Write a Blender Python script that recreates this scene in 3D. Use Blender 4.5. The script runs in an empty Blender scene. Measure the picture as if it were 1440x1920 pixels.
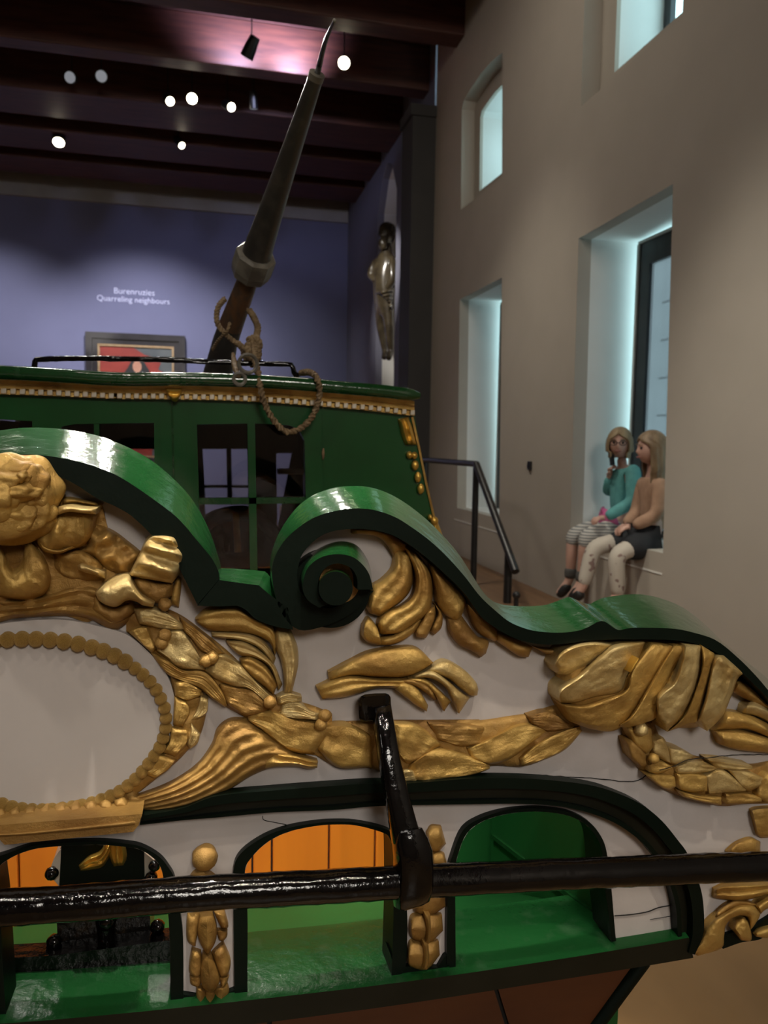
import bpy, bmesh, math, random
from mathutils import Vector, Matrix, noise
from mathutils.geometry import tessellate_polygon
random.seed(7)
SC = bpy.context.scene
COL = SC.collection

# ------------------------------------------------------------------ camera
FPX = 1450.0                      # focal length in pixels of the 1440 x 1920 frame
CAM = Vector((0, 0, 1.5))
PSI, THE, ROLL = math.radians(13.56), math.radians(4.99), math.radians(0.9)
FWD = Vector((math.sin(PSI)*math.cos(THE), math.cos(PSI)*math.cos(THE), -math.sin(THE)))
R0 = Vector((math.cos(PSI), -math.sin(PSI), 0)); U0 = R0.cross(FWD)
RGT = R0*math.cos(ROLL) + U0*math.sin(ROLL)
UPV = -R0*math.sin(ROLL) + U0*math.cos(ROLL)
cd = bpy.data.cameras.new('camera'); cam = bpy.data.objects.new('camera', cd); COL.objects.link(cam)
M = Matrix((RGT, UPV, -FWD)).transposed().to_4x4(); M.translation = CAM
cam.matrix_world = M
cd.sensor_fit = 'AUTO'; cd.sensor_width = 36; cd.lens = FPX/1920*36
cd.clip_start = 0.02; cd.clip_end = 200
cd.dof.use_dof = True; cd.dof.focus_distance = 1.0; cd.dof.aperture_fstop = 8.5
SC.camera = cam

# ------------------------------------------------------------------ world, lights, exposure
SC.view_settings.view_transform = 'Standard'; SC.view_settings.look = 'None'
SC.view_settings.exposure = 0.0; SC.view_settings.gamma = 1.0
SC.view_settings.use_curve_mapping = False
SC.cycles.use_denoising = True
SC.cycles.max_bounces = 6; SC.cycles.diffuse_bounces = 3; SC.cycles.glossy_bounces = 3
SC.cycles.use_adaptive_sampling = True; SC.cycles.adaptive_threshold = .05; SC.cycles.adaptive_min_samples = 16
SC.cycles.transparent_max_bounces = 10
SC.cycles.sample_clamp_indirect = 4.0
SC.cycles.caustics_reflective = False; SC.cycles.caustics_refractive = False
W = bpy.data.worlds.new('daylight'); SC.world = W; W.use_nodes = True
W.node_tree.nodes['Background'].inputs[0].default_value = (0.60, 0.88, 0.93, 1)
W.node_tree.nodes['Background'].inputs[1].default_value = 3.6

def aim(o, target):
    o.rotation_euler = (Vector(target) - o.location).to_track_quat('-Z', 'Y').to_euler()
def area(name, loc, target, size, power, col=(1, .86, .68)):
    l = bpy.data.lights.new(name, 'AREA'); l.shape = 'DISK'; l.size = size; l.energy = power; l.color = col
    o = bpy.data.objects.new(name, l); COL.objects.link(o); o.location = loc; aim(o, target); return o
def spot(name, loc, target, power, angle=40, blend=.6, col=(1, .86, .68), r=.04):
    l = bpy.data.lights.new(name, 'SPOT'); l.energy = power; l.spot_size = math.radians(angle); l.spot_blend = blend
    l.color = col; l.shadow_soft_size = r
    o = bpy.data.objects.new(name, l); COL.objects.link(o); o.location = loc; aim(o, target); return o
WARM = (1, .84, .64)
# large fill discs added at ceiling height, behind and beside the camera
area('fill_light', (0.7, -5.4, 4.7), (0.3, 1.0, 1.1), 1.8, 160, (1, .93, .83))
area('fill_light', (-3.6, -2.4, 5.3), (-0.1, 1.0, 1.0), 1.4, 34, (1, .94, .86))
area('fill_light', (0.9, 5.2, 5.4), (2.65, 5.2, 0.8), 1.2, 16, (1, .90, .76))
area('fill_light', (-2.5, 6.0, 5.4), (-2.5, 6.0, 0), 1.6, 30, (1, .90, .78))
spot('window_wall_washer', (0.5, 2.6, 5.4), (2.65, 3.4, -0.2), 560, 44, 1.0, (1, .93, .80), .2)
spot('window_wall_washer', (0.5, 5.2, 5.4), (2.65, 6.2, 0.6), 200, 56, 1.0, (1, .92, .78), .2)
# track spots on the yacht, plus narrow beams added to brighten its well
spot('yacht_spot', (-0.9, -0.3, 5.45), (-0.12, 1.0, 1.25), 150, 22, .8, (1, .92, .78), .06)
spot('yacht_spot', (1.1, -0.7, 5.45), (0.6, 1.0, 1.12), 260, 22, .8, (1, .89, .70), .06)
spot('yacht_spot', (0.15, -1.2, 5.45), (0.25, 1.0, 1.0), 95, 26, .9, (1, .90, .75), .06)
spot('well_fill', (0.1, 0.35, 5.45), (0.0, 1.5, 0.72), 1500, 13, .5, (1, .92, .8), .05)
spot('well_fill', (-0.75, 0.75, 5.45), (0.50, 1.28, 0.85), 520, 10, .6, (1, .92, .8), .05)
spot('well_fill', (0.2, 1.72, 5.45), (0.15, 1.10, 0.8), 620, 12, .6, (1, .92, .8), .05)
spot('cabin_spot', (-0.3, 0.9, 5.45), (0.2, 2.0, 1.5), 80, 34, .9, (1, .90, .76), .05)
# the lamps over the far half of the hall, shining back along the vessel
spot('hall_spot', (-1.05, 4.9, 5.4), (-0.1, 1.0, 1.4), 120, 26, .8, (1, .95, .88), .10)
spot('hall_spot', (0.15, 5.4, 5.4), (0.2, 1.0, 1.2), 110, 26, .8, (1, .93, .84), .05)
spot('hall_spot', (-0.4, 7.4, 5.3), (-0.05, 1.0, 0.8), 260, 22, .8, (1, .93, .84), .11)
spot('hall_spot', (0.55, 7.2, 5.3), (0.25, 1.0, 0.8), 260, 22, .8, (1, .93, .84), .10)
# wall washers on the far wall, the statue and the ceiling
spot('wall_washer', (-0.9, 11.6, 5.4), (-0.9, 13.85, 1.9), 760, 90, 1.0, (.95, .94, 1), .1)
spot('wall_washer', (-3.4, 11.6, 5.4), (-3.4, 13.85, 1.9), 560, 90, 1.0, (.95, .94, 1), .1)
spot('wall_washer', (0.9, 11.4, 5.4), (0.9, 13.85, 1.8), 170, 80, 1.0, (.9, .92, 1), .1)
spot('statue_spot', (0.8, 9.4, 5.3), (2.6, 10.9, 3.8), 420, 30, .8, (1, .95, .86), .05)

# ------------------------------------------------------------------ helpers
def ray(px, py):
    return FWD*FPX + RGT*(px-720) + UPV*(960-py)
def atY(px, py, Y):
    d = ray(px, py); return CAM + d*((Y-CAM.y)/d.y)
def atX(px, py, X):
    d = ray(px, py); return CAM + d*((X-CAM.x)/d.x)
def atZ(px, py, Z):
    d = ray(px, py); return CAM + d*((Z-CAM.z)/d.z)
def crop(x0, y0, s):
    return lambda p: (x0+p[0]/s, y0+p[1]/s)
cA = crop(0, 860, 4.0); cB = crop(220, 1100, 3.6); cC = crop(660, 980, 3.6); cD = crop(1020, 1180, 3.42857)
cE = crop(1260, 1480, 5.647); cF = crop(300, 1540, 5.05); cG = crop(640, 1280, 3.3103); cH = crop(0, 1560, 4.235)
q1 = crop(0, 0, 2); q2 = crop(300, 380, 2.6667); q4 = crop(0, 780, 2.769); q5 = crop(320, 880, 2.483)
q6 = crop(860, 1060, 2.483); q7 = crop(0, 1140, 2.3226); q8 = crop(0, 1500, 2)
r2 = crop(0, 660, 3.6); r3 = crop(340, 660, 2.88); r4 = crop(1000, 760, 4.8); r5 = crop(640, 180, 3.555); r8 = crop(740, 760, 5.05)
ident = lambda p: p

MATS = {}
def nodes_of(name):
    m = bpy.data.materials.new(name); m.use_nodes = True
    nt = m.node_tree; b = nt.nodes['Principled BSDF']; MATS[name] = m
    return m, nt, b
def material(name, col, rough=.5, metal=0., col2=None, nscale=8., nlo=.35, nhi=.65, bump=0., bscale=40., coat=0., spec=.5,
             emit=None, estr=0., stretch=None, rough2=None, detail=6., bdist=.002):
    m, nt, b = nodes_of(name)
    b.inputs['Base Color'].default_value = (*col, 1); b.inputs['Roughness'].default_value = rough
    b.inputs['Metallic'].default_value = metal; b.inputs['Coat Weight'].default_value = coat
    b.inputs['Coat Roughness'].default_value = .08
    b.inputs['Specular IOR Level'].default_value = spec
    tc = nt.nodes.new('ShaderNodeTexCoord'); mp = nt.nodes.new('ShaderNodeMapping')
    nt.links.new(tc.outputs['Object'], mp.inputs['Vector'])
    if stretch: mp.inputs['Scale'].default_value = stretch
    if col2 is not None:
        n = nt.nodes.new('ShaderNodeTexNoise'); n.inputs['Scale'].default_value = nscale; n.inputs['Detail'].default_value = detail
        nt.links.new(mp.outputs[0], n.inputs['Vector'])
        mr = nt.nodes.new('ShaderNodeMapRange'); mr.inputs[1].default_value = nlo; mr.inputs[2].default_value = nhi
        nt.links.new(n.outputs['Fac'], mr.inputs[0])
        mx = nt.nodes.new('ShaderNodeMix'); mx.data_type = 'RGBA'
        mx.inputs[6].default_value = (*col, 1); mx.inputs[7].default_value = (*col2, 1)
        nt.links.new(mr.outputs[0], mx.inputs[0]); nt.links.new(mx.outputs[2], b.inputs['Base Color'])
        if rough2 is not None:
            m2 = nt.nodes.new('ShaderNodeMapRange'); m2.inputs[1].default_value = nlo; m2.inputs[2].default_value = nhi
            m2.inputs[3].default_value = rough; m2.inputs[4].default_value = rough2
            nt.links.new(n.outputs['Fac'], m2.inputs[0]); nt.links.new(m2.outputs[0], b.inputs['Roughness'])
    if bump:
        n2 = nt.nodes.new('ShaderNodeTexNoise'); n2.inputs['Scale'].default_value = bscale; n2.inputs['Detail'].default_value = 9 if 'gold' in name else 5; n2.inputs['Roughness'].default_value = .68 if 'gold' in name else .55
        nt.links.new(mp.outputs[0], n2.inputs['Vector'])
        bp = nt.nodes.new('ShaderNodeBump'); bp.inputs['Strength'].default_value = bump; bp.inputs['Distance'].default_value = bdist
        nt.links.new(n2.outputs['Fac'], bp.inputs['Height']); nt.links.new(bp.outputs[0], b.inputs['Normal'])
        if coat: nt.links.new(bp.outputs[0], b.inputs['Coat Normal'])
    if emit:
        b.inputs['Emission Color'].default_value = (*emit, 1); b.inputs['Emission Strength'].default_value = estr
    return m
material('green', (.007, .058, .014), .2, col2=(.009, .070, .018), nscale=5, bump=.2, bscale=12, coat=.45, bdist=.002)
material('green_sill', (.008, .062, .015), .22, col2=(.03, .085, .036), nscale=26, nlo=.58, nhi=.82, bump=.7, bscale=36, coat=0., bdist=.003, spec=.25)
material('green_bench', (.006, .052, .012), .55, col2=(.008, .060, .014), nscale=5, bump=.15, bscale=12, bdist=.002, spec=.08)
material('green_matt', (.009, .078, .018), .42, col2=(.011, .088, .021), nscale=5, bump=.15, bscale=12, bdist=.002, spec=.25)
material('green_worn', (.007, .048, .012), .15, col2=(.028, .075, .034), nscale=26, nlo=.58, nhi=.82, bump=.55, bscale=34, coat=.6, bdist=.0022)
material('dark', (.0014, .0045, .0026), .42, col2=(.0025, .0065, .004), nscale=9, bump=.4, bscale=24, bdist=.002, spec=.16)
material('olive', (.007, .0075, .0035), .45, col2=(.011, .011, .006), nscale=12, bump=.3, bscale=30, spec=.3)
material('panel_white', (.56, .515, .50), .5, col2=(.47, .43, .41), nscale=7, nlo=.4, nhi=.75, bump=.3, bscale=26, bdist=.003)
material('oval_white', (.54, .50, .48), .5, col2=(.48, .44, .42), nscale=5, bump=.12, bscale=16)
material('gold', (.62, .40, .115), .34, .50, col2=(.38, .21, .052), nscale=15, nlo=.40, nhi=.68, bump=.75, bscale=30, rough2=.5, bdist=.006)
material('gold_pale', (.74, .57, .26), .28, .55, col2=(.50, .33, .11), nscale=20, nlo=.42, nhi=.70, bump=.75, bscale=34, rough2=.45, bdist=.006)
material('gold_dull', (.46, .27, .075), .40, .42, col2=(.25, .125, .032), nscale=13, nlo=.40, nhi=.68, bump=.75, bscale=30, rough2=.55, bdist=.006)
material('gold_bright', (.85, .55, .11), .30, .7, col2=(.62, .37, .07), nscale=18, bump=.4, bscale=60, bdist=.003)
material('iron', (.0016, .0013, .0014), .09, col2=(.003, .0025, .0025), nscale=30, bump=.4, bscale=48, coat=0., bdist=.0035, spec=.42)
material('iron_rough', (.006, .005, .0045), .3, col2=(.03, .018, .008), nscale=40, nlo=.6, nhi=.75, bump=.9, bscale=90, bdist=.003, coat=.3)
material('orange', (.85, .235, .02), .35, col2=(.74, .19, .017), nscale=3, bump=.15, bscale=10, coat=.3, stretch=(4, 4, .4))
material('hull_brown', (.085, .026, .007), .5, col2=(.06, .017, .005), nscale=4, bump=.2, bscale=20, stretch=(1, 1, 4))
material('plaster', (.46, .415, .355), .8, col2=(.44, .396, .338), nscale=3, bump=.06, bscale=60)
material('reveal_plaster', (.80, .79, .76), .75, col2=(.77, .76, .73), nscale=3)
material('violet_wall', (.155, .16, .265), .85, col2=(.145, .15, .25), nscale=2)
material('slate_wall', (.20, .20, .27), .85, col2=(.19, .19, .255), nscale=2)
material('cornice_grey', (.34, .33, .33), .8, col2=(.31, .30, .30), nscale=4)
material('pier_dark', (.045, .043, .042), .7, col2=(.052, .05, .048), nscale=3)
material('beam_wood', (.10, .030, .018), .55, col2=(.055, .016, .011), nscale=6, stretch=(.4, 3, 3), bump=.2, bscale=12)
material('ceiling_wood', (.085, .032, .024), .6, col2=(.05, .018, .014), nscale=5, stretch=(.3, 3, 3))
material('floor_wood', (.38, .235, .105), .34, col2=(.26, .15, .062), nscale=3.2, nlo=.3, nhi=.75, stretch=(1, .35, 1), bump=.05, bscale=20, detail=9)
material('platform_wood', (.23, .13, .068), .5, col2=(.17, .095, .05), nscale=5, stretch=(3, .4, 1))
material('hall_wall', (.34, .30, .26), .85, col2=(.31, .275, .24), nscale=2)
material('black_metal', (.006, .006, .006), .35, col2=(.01, .01, .01), nscale=12)
material('rail_metal', (.012, .012, .013), .32, col2=(.02, .02, .02), nscale=12)
material('frame_dark', (.012, .013, .016), .4, col2=(.02, .02, .024), nscale=8)
material('frame_light', (.6, .62, .6), .5, col2=(.55, .57, .55), nscale=8)
material('spar_dark', (.026, .024, .021), .36, col2=(.06, .052, .042), nscale=22, nlo=.5, nhi=.8, bump=.4, bscale=60, coat=.2)
material('spar_brown', (.12, .058, .026), .35, col2=(.06, .04, .028), nscale=16, bump=.3, bscale=40, stretch=(3, 3, 1))
material('collar_grey', (.20, .185, .15), .42, col2=(.09, .08, .065), nscale=18, bump=.5, bscale=50)
material('rope', (.24, .165, .085), .8, col2=(.14, .09, .045), nscale=60, bump=.8, bscale=140)
material('canvas_red', (.28, .035, .022), .5, col2=(.20, .022, .016), nscale=3)
material('canvas_grey', (.055, .065, .072), .5, col2=(.10, .11, .11), nscale=3)
material('canvas_face', (.52, .27, .18), .5, col2=(.42, .19, .12), nscale=9)
material('canvas_black', (.012, .012, .013), .5, col2=(.02, .02, .02), nscale=6)
material('frame_slip', (.42, .30, .17), .4, .4, col2=(.34, .22, .11), nscale=12)
material('ebony', (.012, .010, .014), .3, col2=(.02, .017, .022), nscale=8, coat=.3)
material('lettering', (.62, .64, .85), .7, col2=(.6, .62, .83), nscale=5)
material('statue_wood', (.038, .029, .018), .24, col2=(.075, .058, .034), nscale=9, coat=.3, bump=.3, bscale=12)
material('skin', (.60, .37, .29), .5, col2=(.55, .32, .25), nscale=12)
material('hair_blond', (.40, .30, .17), .55, col2=(.28, .19, .10), nscale=30, stretch=(1, 1, .2), bump=.5, bscale=60)
material('hair_brown', (.32, .22, .13), .55, col2=(.19, .125, .07), nscale=30, stretch=(1, 1, .2), bump=.5, bscale=60)
material('teal_knit', (.13, .42, .41), .8, col2=(.10, .34, .34), nscale=25, bump=.3, bscale=60)
material('beige_knit', (.42, .26, .17), .85, col2=(.35, .21, .135), nscale=25, bump=.4, bscale=60)
material('navy_cloth', (.010, .012, .016), .8, col2=(.016, .018, .022), nscale=12)
material('pink_cloth', (.62, .14, .33), .7, col2=(.5, .09, .22), nscale=8)
material('sock_grey', (.07, .07, .068), .85, col2=(.10, .10, .095), nscale=20)
material('shoe_black', (.012, .011, .011), .45, col2=(.02, .018, .017), nscale=10)
material('lip', (.32, .10, .085), .5, col2=(.3, .09, .08), nscale=10)
material('lamp_glass', (1, .9, .7), .3, emit=(1, .87, .62), estr=14)
material('lamp_dim', (.5, .5, .52), .3, emit=(.6, .65, .75), estr=.25)
material('crack', (.006, .005, .004), .9, col2=(.01, .008, .006), nscale=20)
material('bone_white', (.62, .57, .48), .4, col2=(.5, .45, .37), nscale=12, coat=.4)
material('cabin_inside', (.035, .028, .026), .6, col2=(.05, .04, .035), nscale=4)
material('dentil_gold', (.58, .40, .16), .4, .4, col2=(.55, .50, .42), nscale=60, nlo=.45, nhi=.6)

def striped(name, c1, c2, scale):
    m, nt, b = nodes_of(name); b.inputs['Roughness'].default_value = .85
    tc = nt.nodes.new('ShaderNodeTexCoord'); w = nt.nodes.new('ShaderNodeTexWave'); w.wave_type = 'BANDS'; w.bands_direction = 'Z'
    w.inputs['Scale'].default_value = scale; w.inputs['Distortion'].default_value = .4
    nt.links.new(tc.outputs['Object'], w.inputs['Vector'])
    mx = nt.nodes.new('ShaderNodeMix'); mx.data_type = 'RGBA'; mx.inputs[6].default_value = (*c1, 1); mx.inputs[7].default_value = (*c2, 1)
    nt.links.new(w.outputs['Fac'], mx.inputs[0]); nt.links.new(mx.outputs[2], b.inputs['Base Color'])
striped('stripes', (.62, .60, .55), (.16, .17, .18), 16)
def spotted(name, c1, c2, scale, thr):
    m, nt, b = nodes_of(name); b.inputs['Roughness'].default_value = .85
    tc = nt.nodes.new('ShaderNodeTexCoord'); v = nt.nodes.new('ShaderNodeTexNoise'); v.inputs['Scale'].default_value = scale
    v.inputs['Detail'].default_value = 1
    nt.links.new(tc.outputs['Object'], v.inputs['Vector'])
    mr = nt.nodes.new('ShaderNodeMapRange'); mr.inputs[1].default_value = thr; mr.inputs[2].default_value = thr+.04
    nt.links.new(v.outputs['Fac'], mr.inputs[0])
    mx = nt.nodes.new('ShaderNodeMix'); mx.data_type = 'RGBA'; mx.inputs[6].default_value = (*c1, 1); mx.inputs[7].default_value = (*c2, 1)
    nt.links.new(mr.outputs[0], mx.inputs[0]); nt.links.new(mx.outputs[2], b.inputs['Base Color'])
spotted('leggings', (.52, .47, .40), (.25, .17, .15), 22, .62)
def pane_mat(name, tint, gloss=.12, rough=.02):
    m, nt, b = nodes_of(name); nt.nodes.remove(b)
    out = nt.nodes['Material Output']
    t = nt.nodes.new('ShaderNodeBsdfTransparent'); t.inputs[0].default_value = (*tint, 1)
    g = nt.nodes.new('ShaderNodeBsdfGlossy'); g.inputs['Roughness'].default_value = rough
    x = nt.nodes.new('ShaderNodeMixShader'); x.inputs[0].default_value = gloss
    nt.links.new(t.outputs[0], x.inputs[1]); nt.links.new(g.outputs[0], x.inputs[2]); nt.links.new(x.outputs[0], out.inputs[0])
pane_mat('cabin_glass', (.62, .6, .62), .07)
pane_mat('window_glass', (.80, .88, .90), .05)
def scrim_mat(name, tint, diff):
    m, nt, b = nodes_of(name); nt.nodes.remove(b)
    out = nt.nodes['Material Output']
    tc = nt.nodes.new('ShaderNodeTexCoord'); n = nt.nodes.new('ShaderNodeTexNoise'); n.inputs['Scale'].default_value = 3
    mp = nt.nodes.new('ShaderNodeMapping'); mp.inputs['Scale'].default_value = (1, 6, .3)
    nt.links.new(tc.outputs['Object'], mp.inputs[0]); nt.links.new(mp.outputs[0], n.inputs['Vector'])
    mx = nt.nodes.new('ShaderNodeMix'); mx.data_type = 'RGBA'
    mx.inputs[6].default_value = (*[c*.7 for c in tint], 1); mx.inputs[7].default_value = (*[c*1.25 for c in tint], 1)
    nt.links.new(n.outputs['Fac'], mx.inputs[0])
    t = nt.nodes.new('ShaderNodeBsdfTransparent'); nt.links.new(mx.outputs[2], t.inputs[0])
    d = nt.nodes.new('ShaderNodeBsdfTranslucent'); d.inputs[0].default_value = (*diff, 1)
    x = nt.nodes.new('ShaderNodeMixShader'); x.inputs[0].default_value = .75
    nt.links.new(t.outputs[0], x.inputs[1]); nt.links.new(d.outputs[0], x.inputs[2]); nt.links.new(x.outputs[0], out.inputs[0])
scrim_mat('scrim', (.17, .16, .165), (.12, .105, .108))
scrim_mat('scrim_dark', (.05, .065, .085), (.06, .07, .08))

def link(o, parent=None):
    COL.objects.link(o)
    if parent is not None:
        o.parent = parent
        if parent.type == 'EMPTY': o.matrix_parent_inverse = Matrix.Translation(-parent.location)
    return o
def mesh(name, verts, faces, mat, parent=None, smooth=True, mats=None, mids=None, autos=None):
    me = bpy.data.meshes.new(name); me.from_pydata([tuple(v) for v in verts], [], faces)
    for m in (mats or [mat]): me.materials.append(MATS[m])
    if mids: me.polygons.foreach_set('material_index', mids)
    bm = bmesh.new(); bm.from_mesh(me); bmesh.ops.remove_doubles(bm, verts=bm.verts, dist=1e-6)
    bmesh.ops.recalc_face_normals(bm, faces=bm.faces); bm.to_mesh(me); bm.free()
    me.polygons.foreach_set('use_smooth', [smooth]*len(me.polygons))
    if smooth and autos: me.set_sharp_from_angle(angle=math.radians(autos))
    me.update()
    return link(bpy.data.objects.new(name, me), parent)
def tag(o, label=None, cat=None, group=None, kind=None):
    if label: o['label'] = label
    if cat: o['category'] = cat
    if group: o['group'] = group
    if kind: o['kind'] = kind
    return o
def empty(name, loc):
    o = bpy.data.objects.new(name, None); o.location = loc; o.empty_display_size = .05; COL.objects.link(o); return o
def catmull(P, u):
    n = len(P); u = max(0, min(n-1, u)); i = min(int(u), n-2); t = u-i
    g = lambda k: P[max(0, min(n-1, k))]
    p0, p1, p2, p3 = g(i-1), g(i), g(i+1), g(i+2)
    if i == 0: p0 = [2*a-b for a, b in zip(p1, p2)]
    if i == n-2: p3 = [2*b-a for a, b in zip(p1, p2)]
    return tuple(.5*((2*b)+(-a+c)*t+(2*a-5*b+4*c-d)*t*t+(-a+3*b-3*c+d)*t**3) for a, b, c, d in zip(p0, p1, p2, p3))
def samp(P, n, arc=False):
    if not arc: return [catmull(P, k*(len(P)-1)/(n-1)) for k in range(n)]
    D = [catmull(P, k*(len(P)-1)/400) for k in range(401)]
    L = [0]
    for a, b in zip(D, D[1:]): L.append(L[-1]+math.dist(a, b))
    out, j = [], 0
    for k in range(n):
        t = L[-1]*k/(n-1)
        while j < 399 and L[j+1] < t: j += 1
        r = (t-L[j])/max(1e-9, L[j+1]-L[j]); out.append(tuple(a+(b-a)*r for a, b in zip(D[j], D[j+1])))
    return out
YB = 1.0                                  # the stern board stands in the plane y = 1 m
def bp(p, w=0., Y=YB): return atY(p[0], p[1], Y-w)
def ribbon(name, c, A, B, h, w0=.004, fl=0, fd=.22, sf=0, sfd=.3, prof=.40, ridge=False, ns=26, nt=16, mat='gold', parent=None, Y=YB,
           ends=(1, 1), rough=.10, base=0., tilt=0., sharp=None):
    arc = len(A) != len(B)
    a = samp([c(p) for p in A], ns, arc); b = samp([c(p) for p in B], ns, arc)
    V, idx = [], []
    seed = random.uniform(0, 50); h = h*{'laurel_leaf': .62, 'acanthus_leaf': .62, 'garland_core': .45, 'carved_ground': .7}.get(name, .8)
    for i in range(ns):
        s = i/(ns-1); e = 1.
        if ends[0]: e *= min(1., (s/.16))**.5 if s < .16 else 1.
        if ends[1]: e *= min(1., ((1-s)/.16))**.5 if s > .84 else 1.
        hi = h if not isinstance(h, (list, tuple)) else catmull([(x,) for x in h], s*(len(h)-1))[0]
        row = []
        for j in range(nt):
            t = j/(nt-1)
            if ridge: pr = (1-abs(2*t-1))**.75*.65+.35*(max(0, 4*t*(1-t)))**.4
            elif prof == 'saw': pr = min(1., 9*t)**.6*min(1., 5*(1-t))**.6*(1.0-.62*t)
            elif prof == 'leaf': pr = (max(0, 4*t*(1-t))**.26)*(.72+.28*abs(2*t-1)+.045*math.cos(t*38+6*s))
            else: pr = max(0, 4*t*(1-t))**prof
            edge = min(1, 6*t, 6*(1-t))
            w = hi*e*(pr + (edge*fd*math.cos(2*math.pi*fl*t+math.pi) if fl else 0) + (sfd*edge*math.cos(2*math.pi*sf*s+2*t) if sf else 0))
            p = (a[i][0]+(b[i][0]-a[i][0])*t, a[i][1]+(b[i][1]-a[i][1])*t)
            w += rough*hi*noise.noise(Vector((p[0]*.035+seed, p[1]*.035, 0))) * edge
            w += hi*.10*noise.noise(Vector((p[0]*.11, p[1]*.11, seed)))*edge
            row.append(len(V)); V.append(bp(p, w0+max(w, 0), Y))
        idx.append(row)
    F = [(idx[i][j], idx[i+1][j], idx[i+1][j+1], idx[i][j+1]) for i in range(ns-1) for j in range(nt-1)]
    loop = idx[0][:] + [r[-1] for r in idx[1:]] + idx[-1][::-1][1:] + [r[0] for r in idx[::-1]][1:-1]
    n0 = len(V)
    for k in loop: V.append(Vector((V[k].x, Y-base+.001, V[k].z)))
    m = len(loop)
    F += [(loop[k], loop[(k+1) % m], n0+(k+1) % m, n0+k) for k in range(m)]
    return mesh(name, V, F, mat, parent, True, autos=sharp or 55)
def band(name, O, I, wf, wo, wi, mats, parent=None, K=None, wk=None, n=None, Y=YB, arc=True, back=True, smooth=True, autos=40):
    """a strip with front face O-I at height wf, outer wall to wo (or to path K at wk), inner wall to wi"""
    n = n or 3*max(len(O), len(I))
    if len(O) == len(I): arc = False
    o = samp(O, n, arc); i_ = samp(I, n, arc); k_ = samp(K, n, arc) if K else None
    V, F, mid = [], [], []
    for q in range(n):
        of = bp(o[q], wf, Y); nf = bp(i_[q], wf, Y)
        ob = bp(k_[q], wk, Y) if K else Vector((of.x, Y-wo, of.z))
        nb = Vector((nf.x, Y-wi, nf.z))
        nb2 = Vector((nf.x, ob.y, nf.z)) if K else nb
        V += [ob, of, nf, nb if not K else nb2]
    for q in range(n-1):
        a, b = 4*q, 4*q+4
        for j, m in ((0, 1), (1, 0), (2, 0)) + (((3, 0),) if back else ()):
            F.append((a+j, b+j, b+(j+1) % 4, a+(j+1) % 4)); mid.append(m)
    F.append((0, 1, 2, 3)); mid.append(0); F.append((4*n-4, 4*n-3, 4*n-2, 4*n-1)); mid.append(0)
    return mesh(name, V, F, None, parent, smooth, mats=mats, mids=mid, autos=autos)
def plate(name, outer, holes, mapf, offset, mat, parent=None):
    """flat plate with holes; outer/holes are 3-D point lists in one plane, offset = thickness vector"""
    loops = [[Vector(p) for p in outer]]+[[Vector(p) for p in h] for h in holes]
    tris = tessellate_polygon(loops); V = [p for l in loops for p in l]; n = len(V)
    off = Vector(offset); F = [tuple(t) for t in tris]+[tuple(n+i for i in t[::-1]) for t in tris]
    V2 = V+[p+off for p in V]; s = 0
    for l in loops:
        m = len(l); F += [(s+k, s+(k+1) % m, n+s+(k+1) % m, n+s+k) for k in range(m)]; s += m
    return mesh(name, V2, F, mat, parent, False)
def tube(name, pts, rad, mat, parent=None, n=10, smooth=True, wob=0., closed=False, caps=True, sq=False):
    P = [Vector(p) for p in pts]; R = rad if isinstance(rad, (list, tuple)) else [rad]*len(P)
    V, F = [], []; up = Vector((0, 0, 1)); prev = None; m = len(P)
    for i, p in enumerate(P):
        t = (P[(i+1) % m if closed else min(i+1, m-1)]-P[i-1 if (closed or i) else 0]).normalized()
        if prev is None: prev = (up if abs(t.z) < .9 else Vector((1, 0, 0)))
        x = (prev - t*prev.dot(t)).normalized(); y = t.cross(x); prev = x
        for k in range(n):
            a = 2*math.pi*(k+.5)/n; r = R[i]*(1+wob*noise.noise(p*60+Vector((k*1.7, i*.3, 0))))
            V.append(p+x*math.cos(a)*r+y*math.sin(a)*r)
    for i in range(m if closed else m-1):
        for k in range(n):
            a, b = i*n, ((i+1) % m)*n
            F.append((a+k, a+(k+1) % n, b+(k+1) % n, b+k))
    if caps and not closed: F += [tuple(range(n))[::-1], tuple((m-1)*n+k for k in range(n))]
    return mesh(name, V, F, mat, parent, smooth, autos=50)
def spline3(pts, n): return [Vector(p) for p in samp([tuple(p) for p in pts], n, True)]
def box(name, lo, hi, mat, parent=None, bev=0.):
    bm = bmesh.new(); bmesh.ops.create_cube(bm, size=1)
    for v in bm.verts: v.co = Vector([(lo[k]+hi[k])/2+v.co[k]*(hi[k]-lo[k]) for k in range(3)])
    if bev: bmesh.ops.bevel(bm, geom=bm.edges[:], offset=bev, segments=2, affect='EDGES', profile=.5)
    me = bpy.data.meshes.new(name); bm.to_mesh(me); bm.free(); me.materials.append(MATS[mat])
    return link(bpy.data.objects.new(name, me), parent)
def ball(name, c, r, mat, parent=None, sub=3, amp=0., fr=20., seg=None):
    bm = bmesh.new(); bmesh.ops.create_icosphere(bm, subdivisions=sub, radius=1)
    r = Vector(r) if not isinstance(r, (int, float)) else Vector((r, r, r))
    for v in bm.verts:
        k = 1+amp*noise.noise(v.co*fr+Vector(c)*31); v.co = Vector(c)+Vector([v.co[q]*r[q]*k for q in range(3)])
    me = bpy.data.meshes.new(name); bm.to_mesh(me); bm.free(); me.materials.append(MATS[mat])
    me.polygons.foreach_set('use_smooth', [True]*len(me.polygons))
    return link(bpy.data.objects.new(name, me), parent)
def struct(o): o['kind'] = 'structure'; return o
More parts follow.
